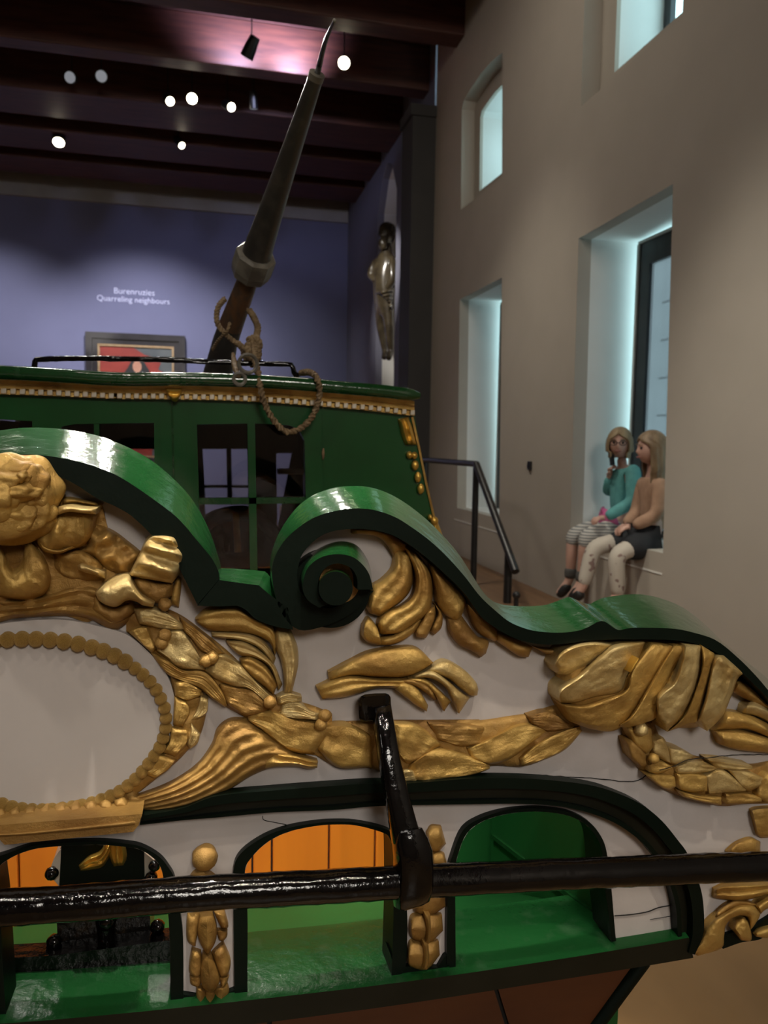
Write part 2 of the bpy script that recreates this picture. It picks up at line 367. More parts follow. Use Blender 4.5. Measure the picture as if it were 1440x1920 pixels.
# ================================================================== THE ROOM
XW, YBACK, ZC = 2.65, None, None
def yz(px, py, X=XW):
    p = atX(px, py, X); return p.y, p.z
YBACK = yz(652, 400)[0]
ZB = yz(754, 245)[1]                           # underside of the beams
ZTOP = ZB+.5
XL, YF = -7.0, -6.0
ZP = yz(1060, 1128)[1]                         # raised walkway by the windows
YP = yz(810, 600)[0]                           # near face of the dark pier

fl = struct(box('floor', (XL, YF, -.1), (XW, YBACK, 0), 'floor_wood'))
fp = struct(box('floor_platform', (1.45, 3.3, 0), (XW, YBACK-.01, ZP), 'platform_wood'))
struct(box('wall_left', (XL-.2, YF, 0), (XL, YBACK, ZTOP), 'hall_wall'))
struct(box('wall_front', (XL, YF-.2, 0), (XW+.6, YF, ZTOP), 'hall_wall'))
wb = struct(box('wall_back', (XL, YBACK, 0), (XW+.6, YBACK+.2, ZTOP), 'violet_wall'))
# grey band along the head of the far wall
zt0 = atY(330, 363, YBACK-.05).z; zt1 = atY(330, 391, YBACK-.05).z
struct(box('trim_1', (XL, YBACK-.06, zt1), (XW, YBACK, ZTOP), 'cornice_grey'))

# right-hand wall with its deep window openings
def poly(pts, X=XW): return [atX(x, y, X) for x, y in pts]
wn1 = [(1085, 447), (1262, 345), (1243, 1037), (1069, 994)]
wn2 = [(862, 562), (941, 520), (936, 972), (857, 952)]
wn3 = [(864, 393), (866, 205), (870, 188), (882, 168), (902, 138), (922, 115), (942, 98), (941, 333)]
y4a, z4 = yz(1089, 200); y4b = yz(1279, 34)[0]
H1 = poly(wn1); H2 = poly(wn2); H3 = poly(wn3)
zb4 = H3[0].z; zt4 = max(p.z for p in H3)+.05
H4 = [Vector((XW, y4a, z4)), Vector((XW, y4a, z4+1.0)), Vector((XW, y4a-.12, z4+1.25)), Vector((XW, (y4a+y4b)/2, z4+1.4)),
      Vector((XW, y4b+.12, z4+1.25)), Vector((XW, y4b, z4+1.0)), Vector((XW, y4b, z4))]
DEP = .42
wr = struct(plate('wall_right', [(XW, YF, 0), (XW, YP, 0), (XW, YP, ZTOP), (XW, YF, ZTOP)], [H1, H2, H3, H4], None, (.1, 0, 0), 'plaster'))
def reveal(name, H, d0, d1, mat, parent):
    V = [p+Vector((d0, 0, 0)) for p in H]+[p+Vector((d1, 0, 0)) for p in H]; m = len(H)
    return mesh(name, V, [(k, (k+1) % m, m+(k+1) % m, m+k) for k in range(m)], mat, parent, False)
def shrink(H, dy, dz0, dz1):
    cy = sum(p.y for p in H)/len(H); z0 = min(p.z for p in H); z1 = max(p.z for p in H); y0 = min(p.y for p in H); y1 = max(p.y for p in H)
    out = []
    for p in H:
        y = y0+dy+(p.y-y0)/(y1-y0)*(y1-y0-2*dy); z = z0+dz0+(p.z-z0)/(z1-z0)*(z1-z0-dz0-dz1); out.append(Vector((p.x, y, z)))
    return out
def window_low(n, H, label):
    """white reveal, dark screen frame standing free of the jambs, scrim and glazing bars behind"""
    e = struct(reveal('window_%d' % n, H, .1, DEP+.13, 'reveal_plaster', None))
    y0 = min(p.y for p in H); y1 = max(p.y for p in H); z0 = min(p.z for p in H); z1 = min(H[0].z, H[1].z); z0 = max(H[2].z, H[3].z)
    X = XW+DEP; g = .11
    mesh('window_pane', [(X+.10, y0, z0), (X+.10, y1, z0), (X+.10, y1, z1+.1), (X+.10, y0, z1+.1)], [(0, 1, 2, 3)], 'window_glass', e, False)
    fo = [(X, y0+g, z0), (X, y1-g, z0), (X, y1-g, z1-.04), (X, y0+g, z1-.04)]
    fw = .14
    fi = [(X, y0+g+fw, z0+.05), (X, y1-g-fw, z0+.05), (X, y1-g-fw, z1-.2), (X, y0+g+fw, z1-.2)]
    plate('window_frame', fo, [fi], None, (.04, 0, 0), 'frame_dark', e)
    mesh('scrim', [Vector(p)+Vector((.02, 0, 0)) for p in fi], [(0, 1, 2, 3)], 'scrim', e, False)
    for k in range(1, 7):
        z = z0+.05+(z1-.25-z0)*k/7
        box('glazing_bar', (X+.11, y0+g+fw, z-.008), (X+.12, y1-g-fw, z+.008), 'frame_light', e)
    for y in (.33, .66):
        yy = y0+g+fw+(y1-y0-2*g-2*fw)*y
        box('glazing_bar', (X+.11, yy-.008, z0+.05), (X+.12, yy+.008, z1-.2), 'frame_light', e)
    box('light_trim', (X-.012, y1-g-.012, z0), (X+.012, y1-g+.012, z1-.04), 'frame_light', e)
    box('light_trim', (X-.012, y0+g, z1-.04), (X+.012, y1-g, z1-.02), 'frame_light', e)
    return e
w1 = window_low(1, H1, None); w2 = window_low(2, H2, None)
for H in (H1, H2):
    y0 = min(p.y for p in H); y1 = max(p.y for p in H); z0 = max(H[2].z, H[3].z)
    struct(box('trim_%d' % (2 if H is H1 else 3), (XW-.004, y0, z0-.135), (XW+.005, y1, z0-.125), 'reveal_plaster'))
def window_high(n, H):
    e = struct(reveal('window_%d' % n, shrink(H, .0, 0, 0), .1, .14, 'plaster', None))
    S = [p+Vector((.14, 0, 0)) for p in shrink(H, .17 if n == 3 else .2, .16, .16)]
    plate('window_liner', [p+Vector((.14, 0, 0)) for p in H], [S], None, (.03, 0, 0), 'plaster', e)
    reveal('window_reveal', S, .03, .42, 'reveal_plaster', e)
    y0 = min(p.y for p in S); y1 = max(p.y for p in S); z0 = min(p.z for p in S); z1 = max(p.z for p in S); X = XW+.5
    plate('window_frame', [(X, y0, z0), (X, y1, z0), (X, y1, z1), (X, y0, z1)],
          [[(X, y0+.08, z0+.08), (X, y1-.08, z0+.08), (X, y1-.08, z1-.08), (X, y0+.08, z1-.08)]], None, (.04, 0, 0), 'frame_dark', e)
    mesh('window_pane', [(X+.03, y0, z0), (X+.03, y1, z0), (X+.03, y1, z1), (X+.03, y0, z1)], [(0, 1, 2, 3)], 'window_glass', e, False)
    return e
window_high(3, H3); window_high(4, H4)
# portals help the daylight through the openings
for H in (H1, H2, H3, H4):
    l = bpy.data.lights.new('daylight_portal', 'AREA'); l.shape = 'RECTANGLE'
    l.size = max(p.y for p in H)-min(p.y for p in H); l.size_y = max(p.z for p in H)-min(p.z for p in H)
    l.cycles.is_portal = True
    o = bpy.data.objects.new('daylight_portal', l); COL.objects.link(o)
    o.location = (XW+.62, sum(p.y for p in H)/len(H), (max(p.z for p in H)+min(p.z for p in H))/2); o.rotation_euler = (math.pi/2, 0, math.pi/2)
    o.rotation_euler = Vector((-1, 0, 0)).to_track_quat('-Z', 'Y').to_euler()

# dark pier and the alcove wall beyond it with the statue's niche
xp = atY(767, 600, YP).x
pier = struct(box('trim_4', (xp, YP, 0), (XW+.3, YP+.45, ZB-.32), 'pier_dark'))
struct(box('trim_5', (xp-.03, YP-.03, ZB-.44), (XW+.02, YP+.47, ZB-.32), 'pier_dark'))
XA = 2.66
ny1 = yz(707, 500, XA)[0]; ny0 = ny1-1.15
nz1 = yz(707, 402, XA)[1]; nz0 = ZP+.55
nich = [(XA, ny0, nz0), (XA, ny1, nz0), (XA, ny1, nz1), (XA, ny1-.28, nz1+.42), (XA, (ny0+ny1)/2, nz1+.55), (XA, ny0+.28, nz1+.42), (XA, ny0, nz1)]
wa = struct(plate('wall_alcove', [(XA, YP+.1, 0), (XA, YBACK, 0), (XA, YBACK, ZTOP), (XA, YP+.1, ZTOP)], [nich], None, (.1, 0, 0), 'slate_wall'))
reveal('niche_reveal', [Vector(p) for p in nich], .1, .42, 'reveal_plaster', wa)
mesh('niche_back', [Vector(p)+Vector((.42, 0, 0)) for p in nich], [tuple(range(len(nich)))], 'reveal_plaster', wa, False)

# ceiling and its beams
ce = struct(box('ceiling', (XL, YF, ZTOP), (XW+.6, YBACK+.2, ZTOP+.1), 'ceiling_wood'))
near = [871, 803, 754, 713, 682]; far = [855, 792, 726, 691, 665]
for a, b, py in zip(near, far, (76, 188, 245, 315, 363)):
    ya = yz(a, py)[0]; yb = max(ya+.22, yz(b, 828-1.5*(b-371))[0])
    box('beam', (XL, ya, ZB), (XW+.02, yb, ZTOP), 'beam_wood', ce, .015)
yA = yz(near[0], 76)[0]
for k in range(1, 5):
    box('beam', (XL, yA-1.25*k, ZB), (XW+.02, yA-1.25*k+.34, ZTOP), 'beam_wood', ce, .015)

# wall tag and faint lettering strip by the window
p = atX(995, 873, XW); o = box('wall_tag', (XW-.02, p.y-.03, p.z-.035), (XW-.0005, p.y+.03, p.z+.035), 'black_metal', None, .004)
tag(o, 'small black device fixed to the plaster wall between the two lower windows', 'wall device')
p = atX(996, 805, XW)
box('lens', (XW-.023, p.y-.012, atX(995, 873, XW).z-.012), (XW-.019, p.y+.012, atX(995, 873, XW).z+.012), 'rail_metal', o)

# track spotlights
def track_spot(px, py, Y, r, lit, aimpx, label, body=.16, tilt=None):
    c = atZ(px, py, ZB+Y); e = empty('track_spotlight', (c.x, c.y, c.z))
    tow = (CAM-c).normalized() if tilt is None else Vector(tilt).normalized()
    b0 = c-tow*body
    tube('lamp_body', [b0, b0+tow*(body*.6), c-tow*.005], [r*.9, r*1.15, r*1.2], 'black_metal', e, 14)
    V = []; x = tow.orthogonal().normalized(); y = tow.cross(x)
    V = [c+x*r*math.cos(k*math.pi/8)+y*r*math.sin(k*math.pi/8) for k in range(16)]
    mesh('lamp_lens', V, [tuple(range(16))], 'lamp_glass' if lit else 'lamp_dim', e, False)
    top = b0+tow*body*.4
    tube('stem', [top, (top.x, top.y, ZTOP+.001)], .007, 'black_metal', e, 6)
    tag(e, label, 'spotlight', 'track spotlights under the ceiling')
    return e
track_spot(645, 118, -.10, .062, True, None, 'brightest spotlight glowing right of the spar tip', .16)
track_spot(319, 190, -.10, .05, True, None, 'lit spotlight left of the brightest one in the middle pair', .2, (.3, -1, -.75))
track_spot(360, 185, -.10, .06, True, None, 'glaring round spotlight at the centre of the ceiling row', .18)
track_spot(434, 201, -.10, .05, True, None, 'lit spotlight with tilted black body right of the centre pair', .2, (.5, -1, -.6))
track_spot(476, 205, -.10, .045, False, None, 'unlit black spotlight nearest the spar under the ceiling', .2, (.1, .3, -1))
track_spot(110, 267, -.10, .075, True, None, 'leftmost lit spotlight hanging low with a square bright face', .34, (0, -.75, -1))
track_spot(341, 273, -.10, .045, True, None, 'small lit spotlight lowest under the far beams', .2, (.5, -.8, -.8))
track_spot(131, 145, -.08, .06, False, None, 'unlit pale spotlight far left between the upper beams', .12, (-.2, -1, -.4))
track_spot(190, 143, -.08, .06, False, None, 'unlit white-fronted spotlight second from left between the upper beams', .12, (.1, -1, -.4))
track_spot(462, 108, -.10, .06, False, None, 'tilted black spotlight in front of the pink lit ceiling', .22, (-.4, .5, -.8))
# the pink wash on the boards between two beams comes from an uplight on the beam
yq = yz(803, 188)[0]; pk = atY(455, 135, yq)
spot('ceiling_uplight', (pk.x, yq-.50, ZB+.02), (pk.x, yq, ZB+.32), 320, 120, 1.0, (.58, .62, 1), .08)
spot('ceiling_uplight', (pk.x+.55, yq-.42, ZB+.02), (pk.x+.55, yq, ZB+.25), 180, 110, 1.0, (.58, .62, 1), .08)

# handrail by the stairs
def railing():
    XR = 2.2
    a = atX(893, 870, XR); b = atX(967, 1072, XR); l = a+Vector((0, 1.6, 0))
    e = empty('handrail', (XR, a.y, ZP))
    tube('top_rail', [l, a], .026, 'rail_metal', e, 12)
    tube('sloping_rail', [a, b], .030, 'rail_metal', e, 12)
    tube('post', [(XR, a.y, ZP), (XR, a.y, a.z-.01)], .026, 'rail_metal', e, 10)
    c = a.lerp(b, .84)
    tube('post', [(XR, c.y, ZP), (XR, c.y, c.z-.01)], .030, 'rail_metal', e, 10)
    tube('post', [(XR, l.y-.1, ZP), (XR, l.y-.1, l.z-.01)], .026, 'rail_metal', e, 10)
    tag(e, 'black metal stair handrail sloping down in front of the windows', 'handrail')
    k = atX(968, 1116, 2.05); e = empty('stanchion', (k.x, k.y, ZP))
    tube('post', [(k.x, k.y, ZP), (k.x, k.y, k.z)], .016, 'rail_metal', e, 8)
    ball('knob', k, .028, 'rail_metal', e, 2)
    tag(e, 'short black stanchion with round knob beside the handrail foot', 'stanchion')
railing()

# lettering on the far wall
def text(body, px0, py0, px1, py1, name, parent):
    a = atY(px0, py0, YBACK-.006); b = atY(px1, py1, YBACK-.006)
    cu = bpy.data.curves.new(name, 'FONT'); cu.body = body; cu.size = 1; cu.extrude = .004
    ob = bpy.data.objects.new(name, cu); COL.objects.link(ob)
    dg = bpy.context.evaluated_depsgraph_get(); me = bpy.data.meshes.new_from_object(ob.evaluated_get(dg))
    xs = [v.co.x for v in me.vertices]; s = (b.x-a.x)/(max(xs)-min(xs))
    for v in me.vertices: v.co = Vector((a.x+(v.co.x-min(xs))*s, a.y-v.co.z*.5, a.z+v.co.y*s))
    me.materials.clear(); me.materials.append(MATS['lettering'])
    bpy.data.objects.remove(ob)
    return link(bpy.data.objects.new(name, me), parent)
te = empty('wall_lettering', atY(250, 560, YBACK-.006))
text('Burenruzies', 214, 550, 290, 555, 'heading_line', te)
text('Quarreling neighbours', 182, 563, 318, 572, 'subheading_line', te)
tag(te, 'two lines of pale lettering on the violet far wall above the portrait', 'lettering')

# portrait in its black frame
def painting():
    Y = YBACK-.07
    a = atY(160, 621, Y); b = atY(347, 631, Y); zt = (a.z+b.z)/2; hgt = 2.3
    e = empty('framed_painting', ((a.x+b.x)/2, YBACK, zt-hgt))
    def fr(name, i0, i1, d, mat):
        O = [(a.x+i0, Y-d, zt-i0), (b.x-i0, Y-d, zt-i0), (b.x-i0, Y-d, zt-hgt+i0), (a.x+i0, Y-d, zt-hgt+i0)]
        I = [(a.x+i1, Y-d, zt-i1), (b.x-i1, Y-d, zt-i1), (b.x-i1, Y-d, zt-hgt+i1), (a.x+i1, Y-d, zt-hgt+i1)]
        plate(name, O, [I], None, (0, .07+d-.001, 0), mat, e)
    fr('frame', 0, .10, .03, 'ebony'); fr('frame', .10, .19, .0, 'ebony'); fr('gilt_slip', .19, .225, .01, 'frame_slip')
    x0, x1, z0, z1 = a.x+.22, b.x-.22, zt-hgt+.22, zt-.22
    box('canvas', (x0, Y+.01, z0), (x1, Y+.03, z1), 'canvas_grey', e)
    wd = x1-x0
    red = [(0, 0), (0, 1), (.45, 1), (.62, .93), (.80, .90), (.84, .86), (.80, .80), (.9, .77), (.85, .68), (.8, .4), (.7, 0)]
    mesh('red_drapery', [(x0+u*wd, Y+.008, z0+v*(z1-z0)) for u, v in red], [tuple(range(len(red)))], 'canvas_red', e, False)
    fc = atY(257, 683, Y)
    mesh('sitter_robe', [(fc.x+dx, Y+.006, fc.z+dz) for dx, dz in ((-.15, -.06), (-.09, .06), (-.02, .12), (.07, .10), (.13, .02), (.20, -.10), (.5, -1.2), (-.5, -1.2), (-.22, -.16))], [tuple(range(9))], 'canvas_black', e, False)
    mesh('sitter_face', [(fc.x+.075*math.cos(k*.3927), Y+.004, fc.z-.04+.10*math.sin(k*.3927)) for k in range(16)], [tuple(range(16))], 'canvas_face', e, False)
    tag(e, 'black framed portrait with red drapery on the violet far wall', 'painting')
painting()
# ================================================================== THE YACHT
X0 = -.193                                    # centre line of the vessel
X1 = -.134                                    # centre of the middle arch
XE = -.245
yacht = empty('state_yacht', (X0, 1.6, 0))
tag(yacht, 'green and white state yacht with gilded carved stern filling the foreground', 'boat')
T = lambda c, L: [c(p) for p in L]
# ---- cap rail: front outer edge F, silhouette of the back edge K, lower edge I (traced left to right)
F1 = T(q4, [(-150, 215), (0, 200), (100, 198), (200, 202), (300, 215), (400, 235), (500, 265), (600, 305), (700, 365), (800, 435), (900, 510), (960, 570), (1010, 630), (1060, 690), (1100, 740), (1132, 800), (1140, 845)])
K1 = T(q4, [(-150, 95), (0, 75), (100, 62), (200, 60), (300, 65), (400, 80), (500, 100), (600, 135), (700, 180), (800, 240), (900, 325), (980, 410), (1040, 500), (1085, 590), (1115, 670), (1140, 750), (1150, 790)])
I1 = T(q4, [(-150, 240), (0, 235), (100, 245), (200, 270), (300, 310), (400, 360), (500, 425), (590, 465), (670, 510), (740, 570), (820, 650), (880, 710), (925, 780), (955, 840), (985, 900), (1010, 950), (1025, 980)])
F2 = T(q5, [(225, 515), (330, 530), (410, 540)]); K2 = T(q5, [(235, 460), (340, 465), (440, 475)]); I2 = T(q5, [(125, 635), (220, 638), (310, 635)])
F3 = T(q5, [(410, 540), (440, 565), (470, 590), (510, 620), (545, 645)]); K3 = T(q5, [(440, 475), (462, 500), (475, 540), (500, 600), (545, 640)])
I3 = T(q5, [(310, 635), (350, 655), (400, 700), (480, 730), (570, 747)])
F4 = T(q5, [(945, 565), (880, 640), (800, 695), (700, 735), (600, 748), (530, 690), (490, 600), (472, 500), (478, 430), (510, 360), (560, 300), (640, 240), (720, 205), (820, 185), (900, 183), (970, 195), (1050, 225), (1130, 275), (1210, 335), (1290, 410), (1370, 500)])
K4 = T(q5, [(945, 565), (880, 640), (800, 695), (700, 735), (600, 748), (530, 690), (482, 600), (464, 500), (464, 420), (485, 340), (525, 260), (585, 180), (655, 125), (745, 90), (830, 78), (920, 82), (1010, 110), (1090, 155), (1170, 215), (1250, 290), (1345, 400)])
I4 = T(q5, [(870, 560), (810, 620), (750, 645), (690, 640), (640, 610), (605, 570), (592, 530), (588, 490), (595, 450), (610, 400), (650, 350), (700, 310), (760, 287), (830, 278), (900, 278), (970, 288), (1040, 310), (1110, 350), (1190, 410), (1280, 490), (1370, 580)])
F5 = T(q6, [(99, 143), (170, 210), (240, 265), (330, 300), (420, 312), (500, 312), (580, 298), (645, 265), (680, 262), (740, 300), (790, 293), (850, 290), (1000, 295), (1100, 315), (1200, 350), (1300, 430), (1380, 510), (1440, 580), (1540, 700), (1610, 840)])
K5 = T(q6, [(99, 103), (150, 160), (200, 182), (270, 190), (340, 190), (400, 185), (450, 170), (505, 149), (530, 152), (600, 180), (640, 165), (690, 148), (850, 135), (1000, 175), (1110, 243), (1230, 355), (1340, 448), (1440, 530), (1560, 660), (1640, 800)])
I5 = T(q6, [(99, 233), (170, 290), (250, 335), (340, 362), (430, 370), (520, 362), (590, 352), (640, 348), (670, 347), (740, 345), (790, 345), (860, 345), (990, 348), (1080, 360), (1160, 385), (1250, 440), (1340, 520), (1440, 620), (1520, 730), (1580, 850)])
F4 += F5; K4 += K5; I4 += I5
WF, WK = .040, -.075
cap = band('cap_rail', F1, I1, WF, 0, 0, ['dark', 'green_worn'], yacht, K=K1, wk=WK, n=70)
cap['label'] = 'green capping with black front edge'
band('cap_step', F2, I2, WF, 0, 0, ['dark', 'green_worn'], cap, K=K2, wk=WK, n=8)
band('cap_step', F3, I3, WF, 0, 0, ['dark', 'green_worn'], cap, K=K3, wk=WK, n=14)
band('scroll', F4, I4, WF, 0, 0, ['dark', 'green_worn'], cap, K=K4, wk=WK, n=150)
# inner turn of the volute and its knob
O6 = T(q5, [(942, 560), (925, 490), (890, 440), (840, 405), (770, 395), (700, 410), (645, 450), (622, 500), (615, 560), (640, 610), (690, 645)])
K6 = T(q5, [(940, 555), (932, 470), (905, 400), (860, 350), (800, 335), (740, 345), (670, 380), (620, 430), (600, 500), (620, 600), (690, 645)])
I6 = T(q5, [(870, 560), (868, 510), (845, 465), (800, 442), (760, 440), (720, 460), (695, 495), (685, 540), (690, 585), (705, 610), (740, 625)])
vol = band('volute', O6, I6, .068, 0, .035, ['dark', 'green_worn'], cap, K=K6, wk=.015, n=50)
def disc(name, c, rx, ry, wf, wb, mats, parent, n=40, cb=None):
    V, Fc, mid = [], [], []
    for k in range(n):
        a = 2*math.pi*k/n; V.append(bp((c[0]+rx*math.cos(a), c[1]+ry*math.sin(a)), wf))
    for k in range(n):
        p = V[k]; V.append(Vector((p.x, YB-wb, p.z)) if cb is None else bp((cb[0]+rx*math.cos(2*math.pi*k/n), cb[1]+ry*math.sin(2*math.pi*k/n)), wb))
    Fc.append(tuple(range(n))); mid.append(0)
    for k in range(n): Fc.append((k, (k+1) % n, n+(k+1) % n, n+k)); mid.append(1)
    return mesh(name, V, Fc, None, parent, True, mats=mats, mids=mid, autos=40)
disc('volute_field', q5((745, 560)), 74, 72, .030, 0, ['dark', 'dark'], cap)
disc('gilt_ring', q5((785, 530)), 38, 38, .042, .02, ['gold_dull', 'gold_dull'], cap)
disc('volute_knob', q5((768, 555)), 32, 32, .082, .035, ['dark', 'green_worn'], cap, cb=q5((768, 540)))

# ---- white stern board with three arched openings
mid = lambda P, Q, k=.5: [(a[0]+(b[0]-a[0])*k, a[1]+(b[1]-a[1])*k) for a, b in zip(P, Q)]
top = mid(F1, I1)[1:]+mid(F2, I2)[1:]+T(q5, [(420, 650), (530, 640), (530, 480), (560, 390), (640, 300), (740, 250), (850, 230)])+mid(F4, I4)[15:]
right = [(1512, 1425), (1518, 1500), (1520, 1600), (1502, 1695), (1440, 1745), (1372, 1770), (1300, 1792)]
hole1 = [(12, 1918), (4, 1790), (-1, 1710), (-8, 1650), (-3, 1626), (25, 1606), (60, 1593), (94, 1588), (142, 1585), (189, 1584), (236, 1588), (260, 1592), (283, 1605), (300, 1624), (307, 1650), (314, 1700), (318, 1760), (320, 1890)]
trim1 = [(-14, 1918), (-22, 1790), (-27, 1710), (-32, 1650), (-20, 1615), (15, 1600), (55, 1587), (94, 1582), (142, 1579), (189, 1578), (236, 1582), (266, 1588), (298, 1606), (316, 1627), (328, 1650), (336, 1700), (343, 1760), (344, 1872)]
hole2 = [(464, 1876), (464, 1800), (464, 1710), (459, 1637), (470, 1610), (500, 1580), (540, 1560), (590, 1549), (630, 1546), (670, 1548), (720, 1562), (732, 1575), (737, 1600), (738, 1700), (736, 1780), (734, 1842)]
trim2 = [(440, 1868), (439, 1800), (438, 1710), (437, 1637), (450, 1602), (490, 1572), (535, 1554), (588, 1544), (630, 1541), (672, 1543), (724, 1555), (742, 1570), (752, 1600), (763, 1700), (763, 1780), (760, 1820)]
hole3 = [(855, 1826), (854, 1740), (854, 1640), (858, 1605), (875, 1563), (905, 1540), (946, 1527), (988, 1522), (1029, 1523), (1070, 1531), (1101, 1548), (1121, 1574), (1129, 1600), (1134, 1661), (1142, 1720), (1147, 1766)]
trim3 = [(838, 1808), (838, 1740), (841, 1640), (848, 1605), (868, 1557), (902, 1534), (945, 1521), (988, 1516), (1031, 1517), (1074, 1525), (1107, 1543), (1128, 1570), (1138, 1600), (1146, 1661), (1151, 1720), (1155, 1764)]
bottom = [(1270, 1800), (1000, 1842), (720, 1880), (350, 1920), (0, 1952), (-30, 1955)]
rt = [bp(p) for p in top+right+bottom]
mir = [Vector((2*X0-p.x, p.y, p.z)) for p in [bp(p) for p in (mid(F1, I1)[4:]+mid(F2, I2)[1:]+T(q5, [(420, 650), (530, 640), (530, 480), (560, 390), (640, 300), (740, 250), (850, 230)])+mid(F4, I4)[15:]+right+[(1270, 1800)])]][::-1]
panel = plate('stern_board', rt+mir, [[bp(p) for p in samp(h, 30)] for h in (hole1, hole2, hole3)]+[[Vector((2*X1-p.x, p.y, p.z)) for p in [bp(p) for p in samp(h, 30)]] for h in (hole2, hole3)], None, (0, .045, 0), 'panel_white', yacht)
panel['label'] = 'white painted carved stern board'
for tr, ho in ((trim1, hole1), (trim2, hole2), (trim3, hole3)):
    band('arch_moulding', tr, ho, .010, 0, -.047, ['dark', 'dark'], panel, n=60)
# long black eyebrow moulding over the arches: a broad flat strip with a raised outer bead
eo = [(267, 1530), (344, 1515), (405, 1493), (517, 1482), (620, 1474), (700, 1469), (762, 1469), (880, 1460), (957, 1459), (1034, 1463), (1111, 1473), (1162, 1489), (1204, 1509), (1240, 1538), (1270, 1574), (1291, 1604), (1311, 1656), (1319, 1697), (1319, 1750), (1303, 1790)]
ei = [(262, 1547), (344, 1538), (405, 1533), (517, 1523), (620, 1519), (700, 1512), (762, 1510), (880, 1508), (957, 1507), (1034, 1510), (1090, 1520), (1135, 1535), (1168, 1552), (1200, 1576), (1222, 1600), (1240, 1625), (1258, 1665), (1268, 1705), (1271, 1750), (1275, 1782)]
br = band('eyebrow_moulding', eo, ei, .012, 0, 0, ['olive', 'dark'], panel, n=90)
e1 = mid(eo, ei, .10); e2 = mid(eo, ei, .42)
band('eyebrow_bead', mid(eo, ei, 0), e2, .026, .008, .008, ['dark', 'dark'], panel, n=90)
band('eyebrow_bead', mid(eo, ei, .84), mid(eo, ei, 1.0), .018, .008, .0, ['dark', 'dark'], panel, n=90)

# ---- gilded medallion at the left
ring = T(q7, [(-260, 330), (-180, 225), (-90, 165), (0, 142), (70, 136), (170, 136), (240, 141), (300, 149), (365, 162), (420, 178), (475, 197), (525, 222), (570, 250), (610, 280), (645, 312), (675, 348), (695, 385), (712, 420), (720, 455), (723, 490), (720, 530), (708, 575), (688, 620), (655, 668), (620, 712), (576, 758), (522, 798), (460, 828), (390, 852), (310, 868), (200, 880), (100, 876), (0, 852), (-120, 800)])
XM = X0-.004
rw_ = [bp(p, .012) for p in ring]; rh_ = [p for p in rw_ if p.x > XM]
oval = rh_+[Vector((2*XM-p.x, p.y, p.z)) for p in rh_][::-1]
med = plate('medallion', oval, [], None, (0, .012, 0), 'oval_white', panel)
rs = samp(ring, 260, True); acc = 0; last = None; pts = []
for k, p in enumerate(rs):
    if last is None or math.dist(p, last) >= 25-9*min(1, max(0, (p[0]-150)/150)) if p[1] < 1400 else math.dist(p, last) >= 16:
        pts.append(p); last = p
bead_me = None
spots_ = []
for p in pts:
    c = bp(p, .014); r = .0098 if p[1] < 1300 and p[0] < 250 else .0082
    if c.x > -.245: spots_.append((c, r))
    if 2*XM-c.x < -.25: spots_.append((Vector((2*XM-c.x, c.y, c.z)), r))
for c, r in spots_:
    r_ = .0098 if p[1] < 1300 and p[0] < 250 else .0082
    if bead_me is None:
        o = ball('bead', (0, 0, 0), (1, 1.15, 1), 'gold', panel, 2); bead_me = o.data
    else:
        o = bpy.data.objects.new('bead', bead_me); link(o, panel)
    o.location = c; o.scale = (r, r, r*1.05)
rim_o = T(q7, [(-90, 90), (0, 70), (120, 55), (250, 50), (350, 62), (450, 85), (540, 110), (600, 150), (660, 205), (720, 280), (750, 350), (765, 430), (765, 500), (750, 570)])
rim_i = T(q7, [(-90, 160), (0, 140), (120, 134), (240, 140), (340, 155), (430, 180), (500, 210), (560, 245), (610, 285), (660, 335), (695, 390), (715, 450), (720, 510), (708, 575)])
band('medallion_rim', rim_o, rim_i, .010, 0, 0, ['oval_white', 'oval_white'], panel, n=50)

RB = lambda name, c, A, B, h, **k: ribbon(name, c, A, B, h, parent=k.pop('parent', panel), **k)
# plinth block under the medallion
pl = plate('plinth', [bp(p, .055) for p in T(q7, [(-260, 970), (0, 945), (300, 922), (620, 897), (604, 945), (580, 975), (300, 1003), (20, 1032), (-10, 1000), (-260, 1030)])], [], None, (0, .055, 0), 'gold_dull', panel)
RB('plinth_moulding', q7, [(-100, 985), (100, 975), (350, 950), (600, 925)], [(-100, 1000), (100, 992), (350, 970), (596, 945)], .008, w0=.054, mat='gold_dull')
# carved group above the medallion
RB('carved_ground', cA, [(-120, 900), (0, 560), (150, 480), (350, 300), (560, 300), (760, 330)], [(-120, 1240), (100, 1200), (300, 1185), (500, 1180), (700, 1210), (900, 900)], .012, rough=.9, mat='gold_dull')
RB('carved_ground', cA, [(-80, 1040), (100, 1050), (250, 1040), (400, 1000), (600, 940), (720, 960), (800, 1010), (1000, 1060)], [(-80, 1250), (100, 1200), (250, 1188), (400, 1175), (550, 1185), (700, 1215), (860, 1290), (1010, 1180)], .022, rough=.9, fl=3, mat='gold_dull')
RB('garland', cA, [(690, 470), (850, 540), (960, 620), (1060, 700)], [(540, 690), (680, 730), (790, 830), (970, 890)], .026, rough=1.1, sf=3, mat='gold_dull')
RB('carved_leaf', cA, [(340, 290), (400, 258), (490, 270)], [(345, 480), (400, 490), (470, 420)], .030, sf=2, mat='gold_dull')
RB('carved_leaf', cA, [(430, 300), (520, 285), (640, 310), (775, 335)], [(450, 360), (560, 340), (660, 355), (760, 365)], .030, mat='gold')
RB('carved_ribbon', cA, [(258, 590), (360, 525), (410, 430), (480, 360), (600, 365), (735, 380)], [(280, 640), (330, 695), (420, 705), (520, 690), (620, 655), (690, 590)], .045, w0=.018, sf=2, sfd=.12, mat='gold')
